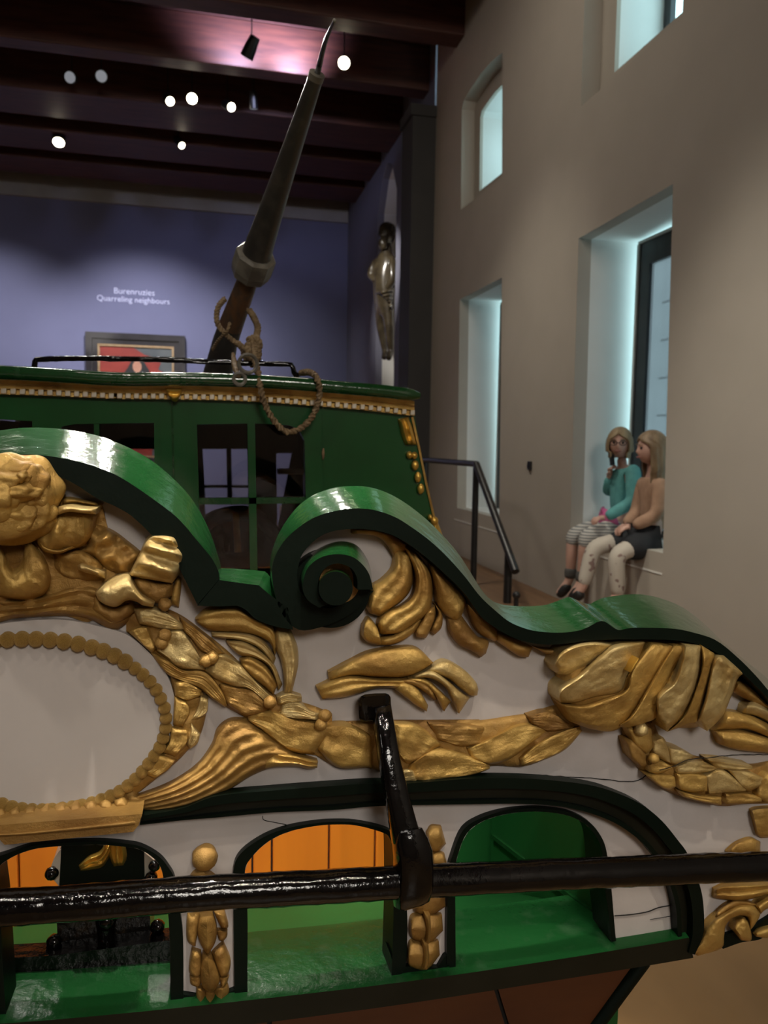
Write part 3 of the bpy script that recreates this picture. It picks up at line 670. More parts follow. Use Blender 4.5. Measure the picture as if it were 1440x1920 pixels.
RB('carved_ribbon', cA, [(440, 360), (520, 350), (640, 365), (730, 368)], [(425, 425), (520, 400), (640, 412), (722, 418)], .020, w0=.052, mat='gold_pale')
RB('carved_leaf', cA, [(280, 600), (340, 650), (440, 680), (560, 640)], [(300, 660), (350, 705), (450, 712), (570, 665)], .02, w0=.03, mat='gold')
RB('carved_leaf', cA, [(-90, 620), (0, 650), (60, 770), (100, 825), (160, 770), (185, 650), (222, 612), (290, 680), (350, 770), (382, 880)], [(-90, 1020), (0, 1042), (60, 1050), (110, 1056), (170, 1060), (220, 1056), (270, 1045), (320, 1025), (365, 970), (384, 900)], .045, w0=.012, ns=34, mat='gold')
RB('carved_leaf', cA, [(375, 690), (480, 680), (600, 668), (700, 730), (785, 800)], [(400, 820), (490, 895), (580, 915), (700, 920), (785, 905)], .028, rough=.5, mat='gold_dull')
RB('carved_curl', cA, [(580, 800), (620, 785), (680, 805), (785, 850)], [(590, 835), (640, 855), (700, 870), (785, 900)], .024, w0=.028, mat='gold_pale')
RB('carved_ribbon', cA, [(960, 880), (1005, 790), (1050, 700), (1085, 620), (1140, 568)], [(1290, 935), (1345, 860), (1384, 750), (1355, 670), (1312, 568)], .038, w0=.024, sf=3, sfd=.30, ns=34, mat='gold_pale', prof=.35)
RB('carved_ribbon', cA, [(1000, 895), (1080, 890), (1180, 930), (1300, 930)], [(1005, 950), (1080, 1035), (1180, 1085), (1290, 1030)], .018, w0=.012, mat='gold_dull')
RB('carved_ribbon', cA, [(712, 1005), (770, 948), (860, 890), (960, 868), (1000, 940), (1060, 1020), (1160, 1082)], [(735, 1060), (790, 1095), (870, 1112), (950, 1065), (1020, 1072), (1070, 1100), (1150, 1112)], .036, w0=.032, ns=28, mat='gold_pale')
RB('carved_ribbon', cA, [(710, 1020), (780, 1090), (870, 1112), (1000, 1070)], [(690, 1130), (780, 1200), (880, 1240), (1010, 1150)], .018, w0=.012, mat='gold_dull')
RB('carved_leaf', cA, [(1330, 880), (1290, 980), (1270, 1090)], [(1362, 900), (1357, 1000), (1342, 1115)], .014, mat='gold')
# gilded cherub head, cut by the left edge of the picture
hc = bp(cA((60, 285)), .035)
hd = ball('cherub_head', hc, (.062, .050, .054), 'gold', panel, 5, .16, 2.0)
for (x, y, w, rx, rz) in ((30, 85, .060, .030, .016), (150, 105, .066, .022, .014), (180, 138, .078, .008, .008), (235, 180, .066, .020, .022), (60, 170, .078, .022, .012),
                     (262, 405, .060, .023, .020), (110, 435, .068, .026, .016), (10, 300, .082, .018, .020), (285, 290, .062, .016, .020), (160, 250, .080, .022, .010)):
    ball('curl', bp(cA((x, y)), w), (rx, .014, rz), 'gold', hd, 4, .35, 1.6)

# garland of laurel from the medallion to the big leaf
G = 'laurel_leaf'
RB('garland_core', cB, [(60, 120), (250, 130), (420, 190), (600, 320), (760, 450), (930, 620), (1080, 740), (1300, 800), (1450, 860)], [(60, 300), (200, 420), (340, 560), (480, 640), (700, 790), (860, 880), (1000, 980), (1200, 1110), (1450, 1150)], .016, rough=.5, ns=40, mat='gold_dull')
L = [([(105, 150), (200, 135), (320, 170), (440, 250)], [(150, 255), (200, 262), (330, 292), (455, 292)], 'gold_pale'),
     ([(70, 300), (150, 265), (210, 275)], [(190, 410), (235, 445), (265, 420)], 'gold'),
     ([(420, 200), (520, 270), (620, 350), (730, 455)], [(445, 300), (500, 350), (560, 430), (630, 465)], 'gold_dull'),
     ([(330, 300), (430, 290), (500, 370), (590, 530)], [(245, 420), (330, 485), (430, 555), (595, 565)], 'gold_pale'),
     ([(220, 440), (330, 490), (440, 560), (590, 570), (700, 690), (745, 800)], [(290, 540), (350, 600), (440, 640), (560, 690), (640, 755), (725, 812)], 'gold'),
     ([(630, 475), (720, 455), (830, 525), (930, 635), (1045, 745)], [(590, 565), (660, 625), (780, 675), (900, 700), (1040, 825)], 'gold_pale'),
     ([(680, 645), (800, 675), (920, 700), (1035, 825)], [(735, 790), (800, 835), (880, 875), (1000, 850)], 'gold_dull'),
     ([(1075, 745), (1150, 715), (1245, 740)], [(1085, 800), (1150, 790), (1245, 775)], 'gold_pale'),
     ([(1110, 790), (1220, 775), (1300, 835), (1370, 860)], [(1085, 872), (1200, 895), (1300, 900), (1365, 905)], 'gold_pale'),
     ([(880, 870), (1040, 835), (1200, 890), (1350, 912), (1460, 950)], [(885, 905), (1000, 985), (1120, 1085), (1230, 1125), (1340, 1125)], 'gold')]
for A, B, m in L: RB(G, cB, A, B, .020, w0=.012, prof='leaf', mat=m, rough=.5)
for x, y in ((320, 330), (300, 380), (600, 500), (640, 480), (1030, 780), (1400, 870), (1375, 930), (320, 120)):
    ball('berry', bp(cB((x, y)), .026), .0085, 'gold_dull', panel, 2, .2, 3)
RB('garland_core', q5, [(660, 1180), (850, 1175), (1030, 1170), (1200, 1170), (1440, 1168)], [(660, 1320), (780, 1388), (930, 1392), (1090, 1445), (1440, 1412)], .018, rough=.8, ns=34, mat='gold_dull')
L = [([(690, 1195), (820, 1185), (935, 1235)], [(680, 1300), (780, 1388), (935, 1388)], 'gold'),
     ([(1035, 1180), (1150, 1190), (1265, 1280)], [(1050, 1310), (1100, 1370), (1190, 1335)], 'gold'),
     ([(1200, 1180), (1330, 1185), (1460, 1200)], [(1240, 1260), (1350, 1290), (1460, 1280)], 'gold_dull'),
     ([(1110, 1375), (1220, 1300), (1330, 1310), (1460, 1362)], [(1105, 1435), (1180, 1458), (1290, 1442), (1445, 1402)], 'gold'),
     ([(1060, 1420), (1090, 1395), (1130, 1400)], [(1085, 1450), (1120, 1462), (1160, 1458)], 'gold_pale')]
for A, B, m in L: RB(G, q5, A, B, .018, w0=.012, prof='leaf', mat=m, rough=.5)
RB('garland_core', q6, [(-40, 735), (130, 722), (240, 705), (340, 690), (470, 655), (560, 730)], [(-40, 985), (150, 935), (290, 938), (400, 905), (500, 855), (570, 770)], .018, rough=.8, ns=30, mat='gold_dull')
L = [([(40, 850), (150, 800), (300, 735), (410, 760)], [(60, 905), (150, 925), (250, 895), (405, 775)], 'gold'),
     ([(285, 900), (380, 820), (480, 770), (562, 750)], [(295, 938), (400, 905), (500, 855), (575, 772)], 'gold'),
     ([(-120, 960), (0, 880), (90, 905), (145, 932)], [(-110, 992), (0, 990), (80, 972), (145, 948)], 'gold'),
     ([(320, 700), (420, 680), (520, 740)], [(340, 740), (420, 775), (520, 760)], 'gold_dull')]
for A, B, m in L: RB(G, q6, A, B, .018, w0=.012, prof='leaf', mat=m, rough=.5)
# garland down the right of the medallion and along its foot
RB('garland_core', cB, [(350, 580), (380, 760), (370, 900), (340, 1040), (280, 1160), (190, 1260), (40, 1370)], [(560, 690), (612, 780), (600, 860), (560, 1000), (480, 1100), (370, 1210), (120, 1410)], .018, rough=.9, ns=34, mat='gold_dull')
L = [([(380, 640), (470, 640), (570, 700)], [(390, 740), (470, 770), (560, 740)], 'gold'),
     ([(385, 740), (380, 830), (375, 930)], [(470, 780), (490, 850), (440, 950)], 'gold'),
     ([(560, 740), (540, 820), (500, 900)], [(615, 760), (605, 850), (545, 890)], 'gold_pale'),
     ([(360, 950), (350, 1040), (310, 1120)], [(480, 960), (470, 1060), (390, 1150)], 'gold'),
     ([(500, 920), (490, 1000), (470, 1070)], [(560, 1000), (540, 1060), (490, 1095)], 'gold_pale'),
     ([(280, 1130), (240, 1210), (180, 1260)], [(400, 1170), (340, 1240), (250, 1300)], 'gold')]
for A, B, m in L: RB(G, cB, A, B, .014, w0=.014, prof='leaf', mat=m, rough=.5)
RB('garland_core', q7, [(590, 790), (500, 815), (380, 860), (200, 885), (0, 860), (-120, 810)], [(640, 880), (450, 905), (250, 915), (100, 935), (0, 940), (-120, 945)], .026, rough=1.6, sf=5, ns=60, mat='gold_dull')
for k in range(9):
    x = 560-66*k; y = 835+8*k-(max(0, k-5)*6)
    RB(G, q7, [(x, y+18), (x-25, y-8), (x-62, y+4)], [(x-5, y+50), (x-35, y+56), (x-62, y+40)], .012, w0=.022, ridge=True, ns=12, nt=9, mat='gold_dull')

# acanthus above the garland
AC = 'acanthus_leaf'
for A, B, h, m in [
    ([(525, 215), (600, 150), (720, 123), (820, 128), (920, 195), (1050, 270), (1075, 420)], [(540, 245), (620, 295), (720, 305), (850, 312), (950, 335), (1030, 380), (1065, 470)], .026, 'gold'),
    ([(635, 305), (800, 308), (930, 330), (1010, 390), (1070, 480)], [(640, 340), (750, 352), (860, 372), (960, 422), (1055, 530)], .018, 'gold_pale'),
    ([(735, 365), (850, 368), (960, 428), (1060, 530), (1115, 660)], [(760, 405), (830, 465), (930, 482), (1030, 545), (1090, 700)], .022, 'gold_pale'),
    ([(825, 490), (900, 468), (1000, 530), (1085, 650)], [(840, 535), (900, 605), (980, 665), (1055, 730)], .018, 'gold'),
    ([(1060, 265), (1065, 400), (1105, 500), (1125, 620), (1125, 730)], [(1170, 290), (1216, 400), (1222, 520), (1202, 620), (1178, 720)], .020, 'gold_pale')]:
    RB(AC, cB, A, B, h, w0=.008, fl=2, fd=.12, mat=m, ns=26)
# horn of acanthus below the garland
RB(AC, cB, [(60, 1435), (300, 1350), (450, 1270), (560, 1180), (640, 1060), (675, 960), (760, 895), (880, 890)], [(190, 1530), (420, 1500), (600, 1445), (770, 1362), (910, 1275), (1050, 1222), (1200, 1218), (1330, 1225)], .030, w0=.006, fl=5, fd=.10, ns=40, nt=40, mat='gold_dull', sharp=80)
RB(AC, cB, [(1050, 1040), (1100, 1110), (1200, 1135), (1290, 1160), (1355, 1180)], [(960, 1235), (1080, 1218), (1200, 1212), (1290, 1230), (1350, 1222)], .018, w0=.012, fl=2, mat='gold')
# acanthus under the scroll
for A, B, h, m, f in [
    ([(0, 40), (120, 38), (220, 58), (320, 110), (400, 170)], [(0, 74), (130, 86), (200, 112), (250, 170), (282, 232)], .014, 'gold_dull', 0),
    ([(285, 180), (270, 300), (200, 380), (130, 430), (95, 550), (120, 612)], [(390, 200), (412, 350), (392, 460), (330, 535), (255, 585), (190, 635)], .032, 'gold', 2),
    ([(330, 120), (420, 330), (410, 480), (330, 560), (230, 600), (172, 660), (180, 745)], [(440, 205), (525, 330), (545, 480), (522, 600), (432, 680), (330, 745), (220, 755)], .038, 'gold', 2),
    ([(68, 690), (110, 636), (168, 700), (190, 770)], [(62, 760), (100, 805), (170, 825), (205, 822)], .030, 'gold', 0),
    ([(180, 780), (280, 755), (380, 700), (475, 640)], [(190, 824), (260, 824), (352, 792), (445, 722)], .020, 'gold', 0),
    ([(500, 585), (470, 660), (428, 730), (440, 775)], [(562, 555), (562, 640), (532, 720), (500, 780)], .022, 'gold_dull', 0),
    ([(553, 535), (580, 610), (560, 660), (528, 735)], [(602, 595), (613, 650), (602, 712), (560, 755)], .018, 'gold_dull', 0),
    ([(520, 275), (555, 430), (578, 560), (640, 632), (702, 672)], [(560, 285), (640, 378), (722, 450), (772, 520), (735, 645)], .030, 'gold', 1),
    ([(645, 640), (660, 735), (720, 825), (800, 862), (872, 908)], [(742, 630), (792, 700), (852, 770), (922, 802), (905, 882)], .022, 'gold_dull', 1),
    ([(768, 525), (800, 640), (850, 740), (962, 802)], [(832, 578), (902, 640), (972, 710), (988, 792)], .018, 'gold_dull', 1),
    ([(985, 735), (1050, 758), (1130, 798), (1220, 838)], [(968, 792), (1050, 852), (1130, 902), (1192, 908)], .018, 'gold_dull', 1),
    ([(1225, 836), (1320, 852), (1440, 862)], [(1245, 850), (1310, 888), (1370, 890)], .012, 'gold_dull', 0)]:
    RB(AC, cC, A, B, h, w0=.008, fl=f, fd=.10, mat=m, ns=26)
# feathered leaf in the middle of the board
for A, B, h, m, f in [
    ([(-160, 1010), (0, 925), (120, 870), (300, 840), (440, 845), (545, 940)], [(-150, 1065), (0, 1030), (150, 1040), (300, 1045), (430, 1020), (548, 948)], .026, 'gold', 0),
    ([(-240, 1110), (-100, 1045), (0, 1032), (150, 1055), (300, 1060), (390, 1055)], [(-200, 1190), (-60, 1180), (60, 1150), (160, 1120), (260, 1115), (340, 1135)], .020, 'gold', 2),
    ([(500, 1000), (620, 928), (750, 988), (832, 1070), (853, 1125)], [(530, 1010), (650, 1052), (722, 1112), (800, 1168), (846, 1165)], .020, 'gold_pale', 0),
    ([(420, 1030), (540, 998), (650, 1068), (722, 1130), (795, 1182)], [(410, 1052), (530, 1052), (630, 1112), (680, 1200), (722, 1290)], .024, 'gold_pale', 0),
    ([(380, 1048), (500, 1058), (600, 1138), (668, 1205)], [(395, 1072), (500, 1102), (570, 1182), (622, 1275)], .018, 'gold', 0),
    ([(330, 1058), (430, 1058), (522, 1100), (575, 1195)], [(330, 1082), (420, 1102), (500, 1152), (550, 1196)], .016, 'gold_dull', 0),
    ([(295, 1078), (380, 1078), (452, 1130), (514, 1232)], [(285, 1122), (350, 1172), (430, 1232), (505, 1276)], .020, 'gold', 0)]:
    RB(AC, cC, A, B, h, w0=.010, fl=f, fd=.14, mat=m, ns=26)
# the big twisted leaf bulging from the right of the board
RB('twisted_leaf', cD, [(70, 255), (200, 110), (450, 92), (700, 85), (900, 100), (1090, 165), (1255, 280)], [(110, 470), (200, 585), (470, 632), (720, 545), (800, 620), (1030, 610), (1215, 360)], .040, ns=40, nt=16, mat='gold', prof=.35)
for A, B, h, w, m in [
    ([(62, 235), (105, 150), (200, 95), (320, 78), (440, 95)], [(85, 285), (150, 292), (215, 262), (290, 225), (370, 165)], .026, .032, 'gold_pale'),
    ([(95, 440), (110, 375), (230, 285), (370, 150), (470, 92), (650, 82)], [(105, 472), (200, 472), (330, 435), (490, 402), (535, 300), (612, 180)], .034, .036, 'gold_pale'),
    ([(108, 475), (250, 485), (400, 435), (525, 385), (560, 260), (690, 88)], [(165, 592), (320, 645), (475, 642), (620, 470), (735, 300), (835, 108)], .026, .034, 'gold'),
    ([(478, 620), (560, 555), (650, 400), (740, 250), (835, 102)], [(520, 635), (640, 605), (735, 552), (762, 400), (920, 105)], .026, .036, 'gold'),
    ([(728, 552), (728, 420), (830, 340), (880, 200), (905, 98)], [(790, 658), (890, 560), (968, 400), (1005, 250), (1012, 108)], .034, .044, 'gold_pale'),
    ([(795, 658), (900, 560), (970, 400), (1015, 240), (1010, 100)], [(982, 592), (1015, 480), (1065, 300), (1095, 172), (1085, 148)], .022, .044, 'gold'),
    ([(985, 590), (1030, 450), (1060, 300), (1092, 178), (1150, 162)], [(1050, 655), (1145, 560), (1205, 430), (1245, 320), (1285, 282)], .034, .038, 'gold_pale')]:
    RB('twisted_leaf', cD, A, B, h, w0=w, mat=m, ns=34, nt=22, prof='saw', rough=.15)
RB('leaf_slit', cD, [(610, 186), (582, 216), (552, 276)], [(608, 196), (586, 242), (554, 278)], .004, w0=.067, mat='gold_bright', ns=14, nt=7)
# scaly garland below it
RB('garland_core', cD, [(700, 575), (740, 680), (800, 755), (940, 805), (1060, 835), (1200, 852), (1340, 870), (1500, 840)], [(505, 640), (525, 780), (620, 905), (740, 1010), (900, 1082), (1140, 1135), (1300, 1122), (1500, 1120)], .026, rough=.5, ns=40, nt=14, mat='gold_dull')
for A, B, m in [
    ([(540, 640), (620, 610), (690, 640)], [(590, 760), (660, 800), (700, 760)], 'gold'),
    ([(530, 720), (580, 720), (660, 810)], [(560, 830), (620, 880), (670, 870)], 'gold_dull'),
    ([(700, 720), (760, 690), (800, 760), (812, 850)], [(698, 790), (730, 820), (780, 850), (815, 860)], 'gold_pale'),
    ([(800, 750), (880, 770), (960, 810)], [(810, 860), (870, 870), (960, 820)], 'gold_pale'),
    ([(670, 870), (740, 840), (820, 880)], [(680, 920), (740, 930), (825, 895)], 'gold'),
    ([(660, 940), (740, 930), (840, 950)], [(740, 1005), (800, 1030), (850, 1010)], 'gold'),
    ([(850, 880), (940, 850), (1060, 870), (1120, 890)], [(860, 925), (950, 930), (1040, 920), (1110, 900)], 'gold_pale'),
    ([(855, 930), (950, 920), (1050, 940)], [(870, 1030), (960, 1050), (1050, 1040)], 'gold'),
    ([(1060, 840), (1180, 850), (1340, 880)], [(1100, 890), (1200, 905), (1340, 900)], 'gold_pale'),
    ([(1040, 940), (1130, 895), (1220, 950), (1300, 1030)], [(1065, 1055), (1140, 1050), (1220, 1050), (1300, 1040)], 'gold_pale'),
    ([(1180, 900), (1300, 910), (1420, 960)], [(1230, 960), (1310, 1040), (1420, 990)], 'gold_pale'),
    ([(870, 1040), (1000, 1070), (1140, 1080)], [(900, 1080), (1010, 1108), (1140, 1132)], 'gold'),
    ([(1170, 1060), (1280, 1050), (1400, 1080)], [(1175, 1125), (1290, 1122), (1400, 1110)], 'gold'),
    ([(1380, 980), (1440, 930), (1500, 960)], [(1370, 1080), (1440, 1110), (1500, 1080)], 'gold')]:
    RB(G, cD, A, B, .010, w0=.024, prof='leaf', mat=m, rough=.5, ns=16, nt=9)
ball('berry', bp(cD((625, 645)), .034), .010, 'gold_pale', panel, 2, .2, 3)
ball('berry', bp(cD((705, 830)), .034), .008, 'gold', panel, 2, .2, 3)
for A, B, h, m in [
    ([(1240, 305), (1330, 370), (1500, 520)], [(1195, 390), (1290, 445), (1500, 560)], .022, 'gold'),
    ([(1285, 480), (1370, 455), (1500, 520)], [(1265, 540), (1370, 560), (1500, 630)], .022, 'gold_pale'),
    ([(1160, 520), (1250, 530), (1350, 560), (1500, 640)], [(1088, 652), (1200, 645), (1320, 645), (1500, 720)], .024, 'gold'),
    ([(1092, 650), (1250, 650), (1500, 710)], [(1130, 740), (1250, 775), (1500, 800)], .024, 'gold')]:
    RB(AC, cD, A, B, h, w0=.010, fl=1, fd=.15, mat=m)
# foot ornament at the right end
RB('garland_core', cE, [(830, 215), (900, 190), (1100, 175)], [(900, 480), (960, 515), (1120, 500)], .022, prof=.25, mat='gold')
RB(G, cE, [(575, 655), (680, 565), (830, 512), (935, 555)], [(590, 690), (700, 700), (830, 700), (935, 660)], .022, mat='gold')
RB(AC, cE, [(440, 1050), (560, 1000), (760, 985), (1100, 985)], [(435, 1145), (520, 1168), (760, 1178), (1100, 1090)], .024, fl=2, mat='gold')
RB(AC, cE, [(440, 1375), (490, 1275), (630, 1180), (800, 1180), (960, 1240)], [(455, 1390), (560, 1345), (680, 1260), (800, 1240), (930, 1260)], .018, mat='gold_dull')
RB(AC, cE, [(205, 1720), (300, 1600), (370, 1460), (450, 1370), (560, 1300), (700, 1230), (860, 1230), (935, 1310), (900, 1400), (845, 1475)], [(270, 1765), (520, 1685), (552, 1560), (572, 1440), (640, 1370), (720, 1340), (790, 1350), (812, 1390), (820, 1440), (830, 1485)], .026, w0=.012, ns=36, mat='gold')
RB('acanthus_bud', cE, [(635, 1480), (680, 1385), (760, 1345)], [(735, 1600), (842, 1590), (815, 1400)], .022, w0=.010, mat='gold')
RB('acanthus_bud', cE, [(880, 1240), (960, 1180), (1100, 1120)], [(940, 1320), (1000, 1270), (1100, 1240)], .02, w0=.012, mat='gold')
RB('acanthus_bud', cE, [(870, 1530), (930, 1480), (1100, 1440)], [(890, 1560), (1000, 1575), (1100, 1570)], .02, w0=.010, mat='gold')
band('foot_moulding', T(cE, [(500, 1560), (700, 1500), (850, 1460), (1100, 1310)]), T(cE, [(540, 1690), (740, 1620), (950, 1580), (1100, 1420)]), .006, 0, 0, ['dark', 'dark'], panel)
# husk drops on the two posts
def husk(c, L, mat='gold_dull'):
    for A, B, h, w, rd in L: RB('husk', c, A, B, h, w0=w, ridge=rd, mat=mat, ns=18, nt=13)
p0 = bp(cF((425, 340)), .012); ball('bead', p0, (.0165, .016, .0175), 'gold_dull', panel, 3, .1, 2.2)
husk(cF, [([(270, 540), (330, 470), (420, 450)], [(270, 640), (420, 660), (600, 560)], .02, .004, False),
    ([(260, 860), (248, 1000), (258, 1130), (315, 1185)], [(385, 860), (365, 1010), (350, 1100), (335, 1185)], .016, .004, False),
    ([(500, 840), (540, 930), (580, 1015)], [(612, 850), (648, 980), (632, 1020)], .018, .004, False),
    ([(530, 1020), (545, 1080), (560, 1130)], [(640, 1030), (635, 1090), (595, 1140)], .014, .004, False),
    ([(375, 880), (352, 1020), (378, 1150), (445, 1260)], [(500, 880), (540, 1020), (522, 1150), (455, 1260)], .022, .010, True),
    ([(300, 1200), (276, 1340), (280, 1440), (345, 1482)], [(390, 1230), (402, 1340), (390, 1440), (355, 1482)], .016, .004, False),
    ([(280, 1460), (290, 1540), (345, 1570)], [(395, 1460), (390, 1530), (370, 1570)], .013, .004, False),
    ([(490, 1240), (540, 1400), (575, 1485)], [(600, 1140), (670, 1320), (645, 1465)], .018, .004, False),
    ([(560, 1470), (570, 1530), (585, 1580)], [(655, 1460), (640, 1520), (600, 1580)], .013, .004, False),
    ([(405, 1260), (382, 1400), (398, 1560), (475, 1630)], [(480, 1260), (545, 1400), (565, 1520), (488, 1630)], .022, .010, True),
    ([(345, 1560), (342, 1650), (348, 1725)], [(430, 1590), (430, 1680), (420, 1745)], .014, .006, True),
    ([(425, 1600), (425, 1680), (425, 1750)], [(520, 1600), (525, 1680), (520, 1755)], .016, .006, True),
    ([(515, 1590), (520, 1670), (515, 1750)], [(640, 1540), (655, 1620), (615, 1735)], .014, .006, True)])
husk(cG, [([(530, 930), (560, 888), (620, 890)], [(535, 1020), (590, 1055), (650, 1000)], .020, .004, False),
    ([(560, 1060), (600, 1045), (640, 1060)], [(560, 1180), (620, 1200), (665, 1160)], .018, .004, False),
    ([(450, 1380), (545, 1290), (640, 1280)], [(450, 1420), (545, 1450), (648, 1390)], .018, .004, False)])
husk(cG, [([(425, 1520), (440, 1450), (530, 1430), (625, 1440)], [(430, 1575), (460, 1600), (540, 1622), (632, 1540)], .022, .006, True),
    ([(412, 1700), (430, 1610), (520, 1600), (605, 1605)], [(415, 1745), (440, 1770), (530, 1785), (612, 1690)], .022, .006, True),
    ([(520, 1440), (530, 1530), (525, 1620)], [(552, 1440), (556, 1530), (548, 1620)], .008, .026, True),
    ([(508, 1610), (515, 1700), (510, 1780)], [(540, 1610), (545, 1700), (535, 1780)], .008, .026, True)])
# shallow cups closing the posts at the foot
for c, P in ((cF, [(105, 1590), (215, 1640), (340, 1660), (600, 1640), (700, 1600), (810, 1560), (770, 1650), (690, 1740), (600, 1790), (300, 1790), (180, 1700)]),
             (cG, [(305, 1690), (390, 1762), (600, 1770), (640, 1700), (690, 1670), (660, 1760), (620, 1815), (400, 1830), (330, 1780)])):
    plate('post_foot', [bp(p, .008) for p in T(c, P)], [], None, (0, .03, 0), 'dark', panel)

band('edge_moulding', [(1516, 1400), (1521, 1500), (1523, 1600), (1505, 1698)], [(1498, 1400), (1502, 1500), (1504, 1600), (1488, 1690)], .016, -.045, 0, ['dark', 'dark'], panel)
# cracks across the paint
cr = [bp(q6(p), w) for p, w in (((120, 1000), .001), ((250, 985), .001), ((340, 975), .001), ((500, 985), .001), ((620, 990), .001), ((700, 1000), .001), ((810, 1007), .001), ((860, 990), .002), ((890, 965), .016), ((990, 940), .040), ((1070, 905), .040), ((1160, 896), .030), ((1290, 882), .004), ((1440, 880), .002), ((1520, 870), .002))]
cr = [v+Vector((0, 0, .0012*noise.noise(v*300))) for v in spline3(cr, 70)]
tube('crack', cr, [.0005+.0007*abs(noise.noise(v*90)) for v in cr], 'crack', panel, 5)
cr = [bp(p, .001) for p in q8l] if False else [bp(q8(p), .001) for p in ((985, 60), (990, 75), (1030, 84), (1070, 92), (1110, 105))]
tube('crack', spline3(cr, 24), .0005, 'crack', panel, 5)
r1c = crop(700, 1440, 1.946)
tube('crack', spline3([bp(r1c(p), .001) for p in ((880, 540), (940, 535), (1000, 525), (1040, 510), (1095, 500))], 30), .0009, 'crack', panel, 5)
tube('crack', spline3([bp(r1c(p), .001) for p in ((1010, 553), (1060, 545), (1100, 538))], 16), .0005, 'crack', panel, 5)
# ---- sill under the arches, well behind it, hull below
def seg(pts, w, Y=YB): return [bp(p, w, Y) for p in pts]
sf = [(-40, 1922), (100, 1912), (350, 1888), (720, 1846), (1000, 1806), (1200, 1774), (1292, 1758)]       # front upper edge
sl = [(-40, 1980), (100, 1965), (350, 1936), (720, 1888), (1000, 1845), (1200, 1813), (1300, 1796)]       # front lower edge
n = 40; a = [bp(p, .022) for p in samp(sf, n, True)]; b = [bp(p, .022) for p in samp(sl, n, True)]
lx = lambda L: [Vector((2*X0-p.x, p.y, p.z)) for p in L if 2*X0-p.x < L[0].x-.01][::-1]
a, b = lx(a)+a, lx(b)+b; m_ = min(len(a), len(b)); a = a[-m_:]; b = b[-m_:]; n = m_
V, Fc, mid_ = [], [], []
zin = lambda p: p.z-.004
for p, q in zip(a, b):
    V += [Vector((p.x, 1.13, zin(p))), Vector((p.x, YB-.022+.012, p.z+.003)), p, q, Vector((q.x, 1.10, q.z))]
for k in range(n-1):
    for j, m in ((0, 0), (1, 0), (2, 1), (3, 1)):
        Fc.append((5*k+j, 5*k+5+j, 5*k+6+j, 5*k+1+j)); mid_.append(m)
Fc += [tuple(range(5)), tuple(range(5*n-5, 5*n))]; mid_ += [1, 1]
sill = mesh('sill', V, Fc, None, yacht, True, mats=['green_sill', 'olive'], mids=mid_, autos=35)
sill['label'] = 'glossy green sill below the arches'
zs = a[-20].z; zf = atY(600, 1668, 1.545).z
xr = .62
# bench slope behind the sill, green side lining and its battens
be = mesh('bench', [(-1.0, 1.12, zs-.02), (xr, 1.12, zs-.02), (.50, 1.545, zf), (-1.0, 1.545, zf), (-1.0, 1.12, zs-.06), (xr, 1.12, zs-.06), (.5, 1.545, zf-.04), (-1.0, 1.545, zf-.04)],
          [(0, 1, 2, 3), (4, 5, 6, 7), (0, 1, 5, 4), (1, 2, 6, 5), (2, 3, 7, 6), (3, 0, 4, 7)], 'green_bench', yacht, False)
def side(name, y0, y1, x0, x1, z0, z1, t, mat, parent):
    return mesh(name, [(x0, y0, z0), (x1, y1, z0), (x1, y1, z1), (x0, y0, z1), (x0+t, y0, z0), (x1+t, y1, z0), (x1+t, y1, z1), (x0+t, y0, z1)],
                [(0, 1, 2, 3), (4, 5, 6, 7), (0, 1, 5, 4), (1, 2, 6, 5), (2, 3, 7, 6), (3, 0, 4, 7)], mat, parent, False)
ln = side('side_lining', 1.05, 1.95, .625, .40, .50, 1.15, .03, 'green_matt', yacht)
xs = lambda y: .625+(.40-.625)*(y-1.05)/.9
side('batten', 1.06, 1.34, xs(1.06)-.005, xs(1.34)-.005, zs-.012, zs-.004, .008, 'green_worn', ln)
gb = box('side_bulkhead', (.36, 1.35, .50), (xs(1.35)+.01, 1.37, 1.10), 'green_matt', yacht)
YG = 1.35
for P in (((953, 1528), (968, 1556), (985, 1592)), ((985, 1592), (1040, 1586), (1110, 1577)), ((1060, 1600), (1082, 1660), (1108, 1722))):
    tube('seam', [atY(x, y, YG) for x, y in P], .0007, 'green_matt', gb, 6)
# orange planking of the well
bulk = box('bulkhead', (-.95, 1.56, .45), (xs(1.56)-.003, 1.58, 1.10), 'crack', yacht)
bulk['label'] = 'orange planked bulkhead'
xx = -.93
k = 0
wds = [.125, .10, .13, .115, .12, .10, .11, .13, .105, .04, .12, .1]
while xx < xs(1.545)-.03:
    wd = min(wds[k % len(wds)], xs(1.545)-.008-xx); k += 1
    box('plank', (xx+.0018, 1.545, .45), (xx+wd-.0018, 1.562, 1.10), 'orange', bulk, .003); xx += wd
# lower transom planks, in shade below the sill
tr = plate('transom', [bp(p, -.035) for p in [(-60, 1950), (350, 1915), (720, 1868), (1000, 1826), (1212, 1795), (1112, 1930), (1000, 2120), (-60, 2260)]], [], None, (0, .02, 0), 'crack', yacht)
for P in ([(-60, 1950), (350, 1915), (500, 1896), (505, 2190), (-60, 2256)], [(509, 1895), (720, 1868), (920, 1838), (958, 1960), (985, 2120), (512, 2190)], [(928, 1837), (1000, 1826), (1190, 1798), (1095, 1930), (1000, 2100), (966, 1960)]):
    plate('plank', [bp(p, -.033) for p in P], [], None, (0, -.004, 0), 'hull_brown', tr)
tube('transom_edge', [bp((1208, 1800), -.03), bp((1110, 1932), -.03), bp((1000, 2120), -.03)], .012, 'dark', tr, 8)
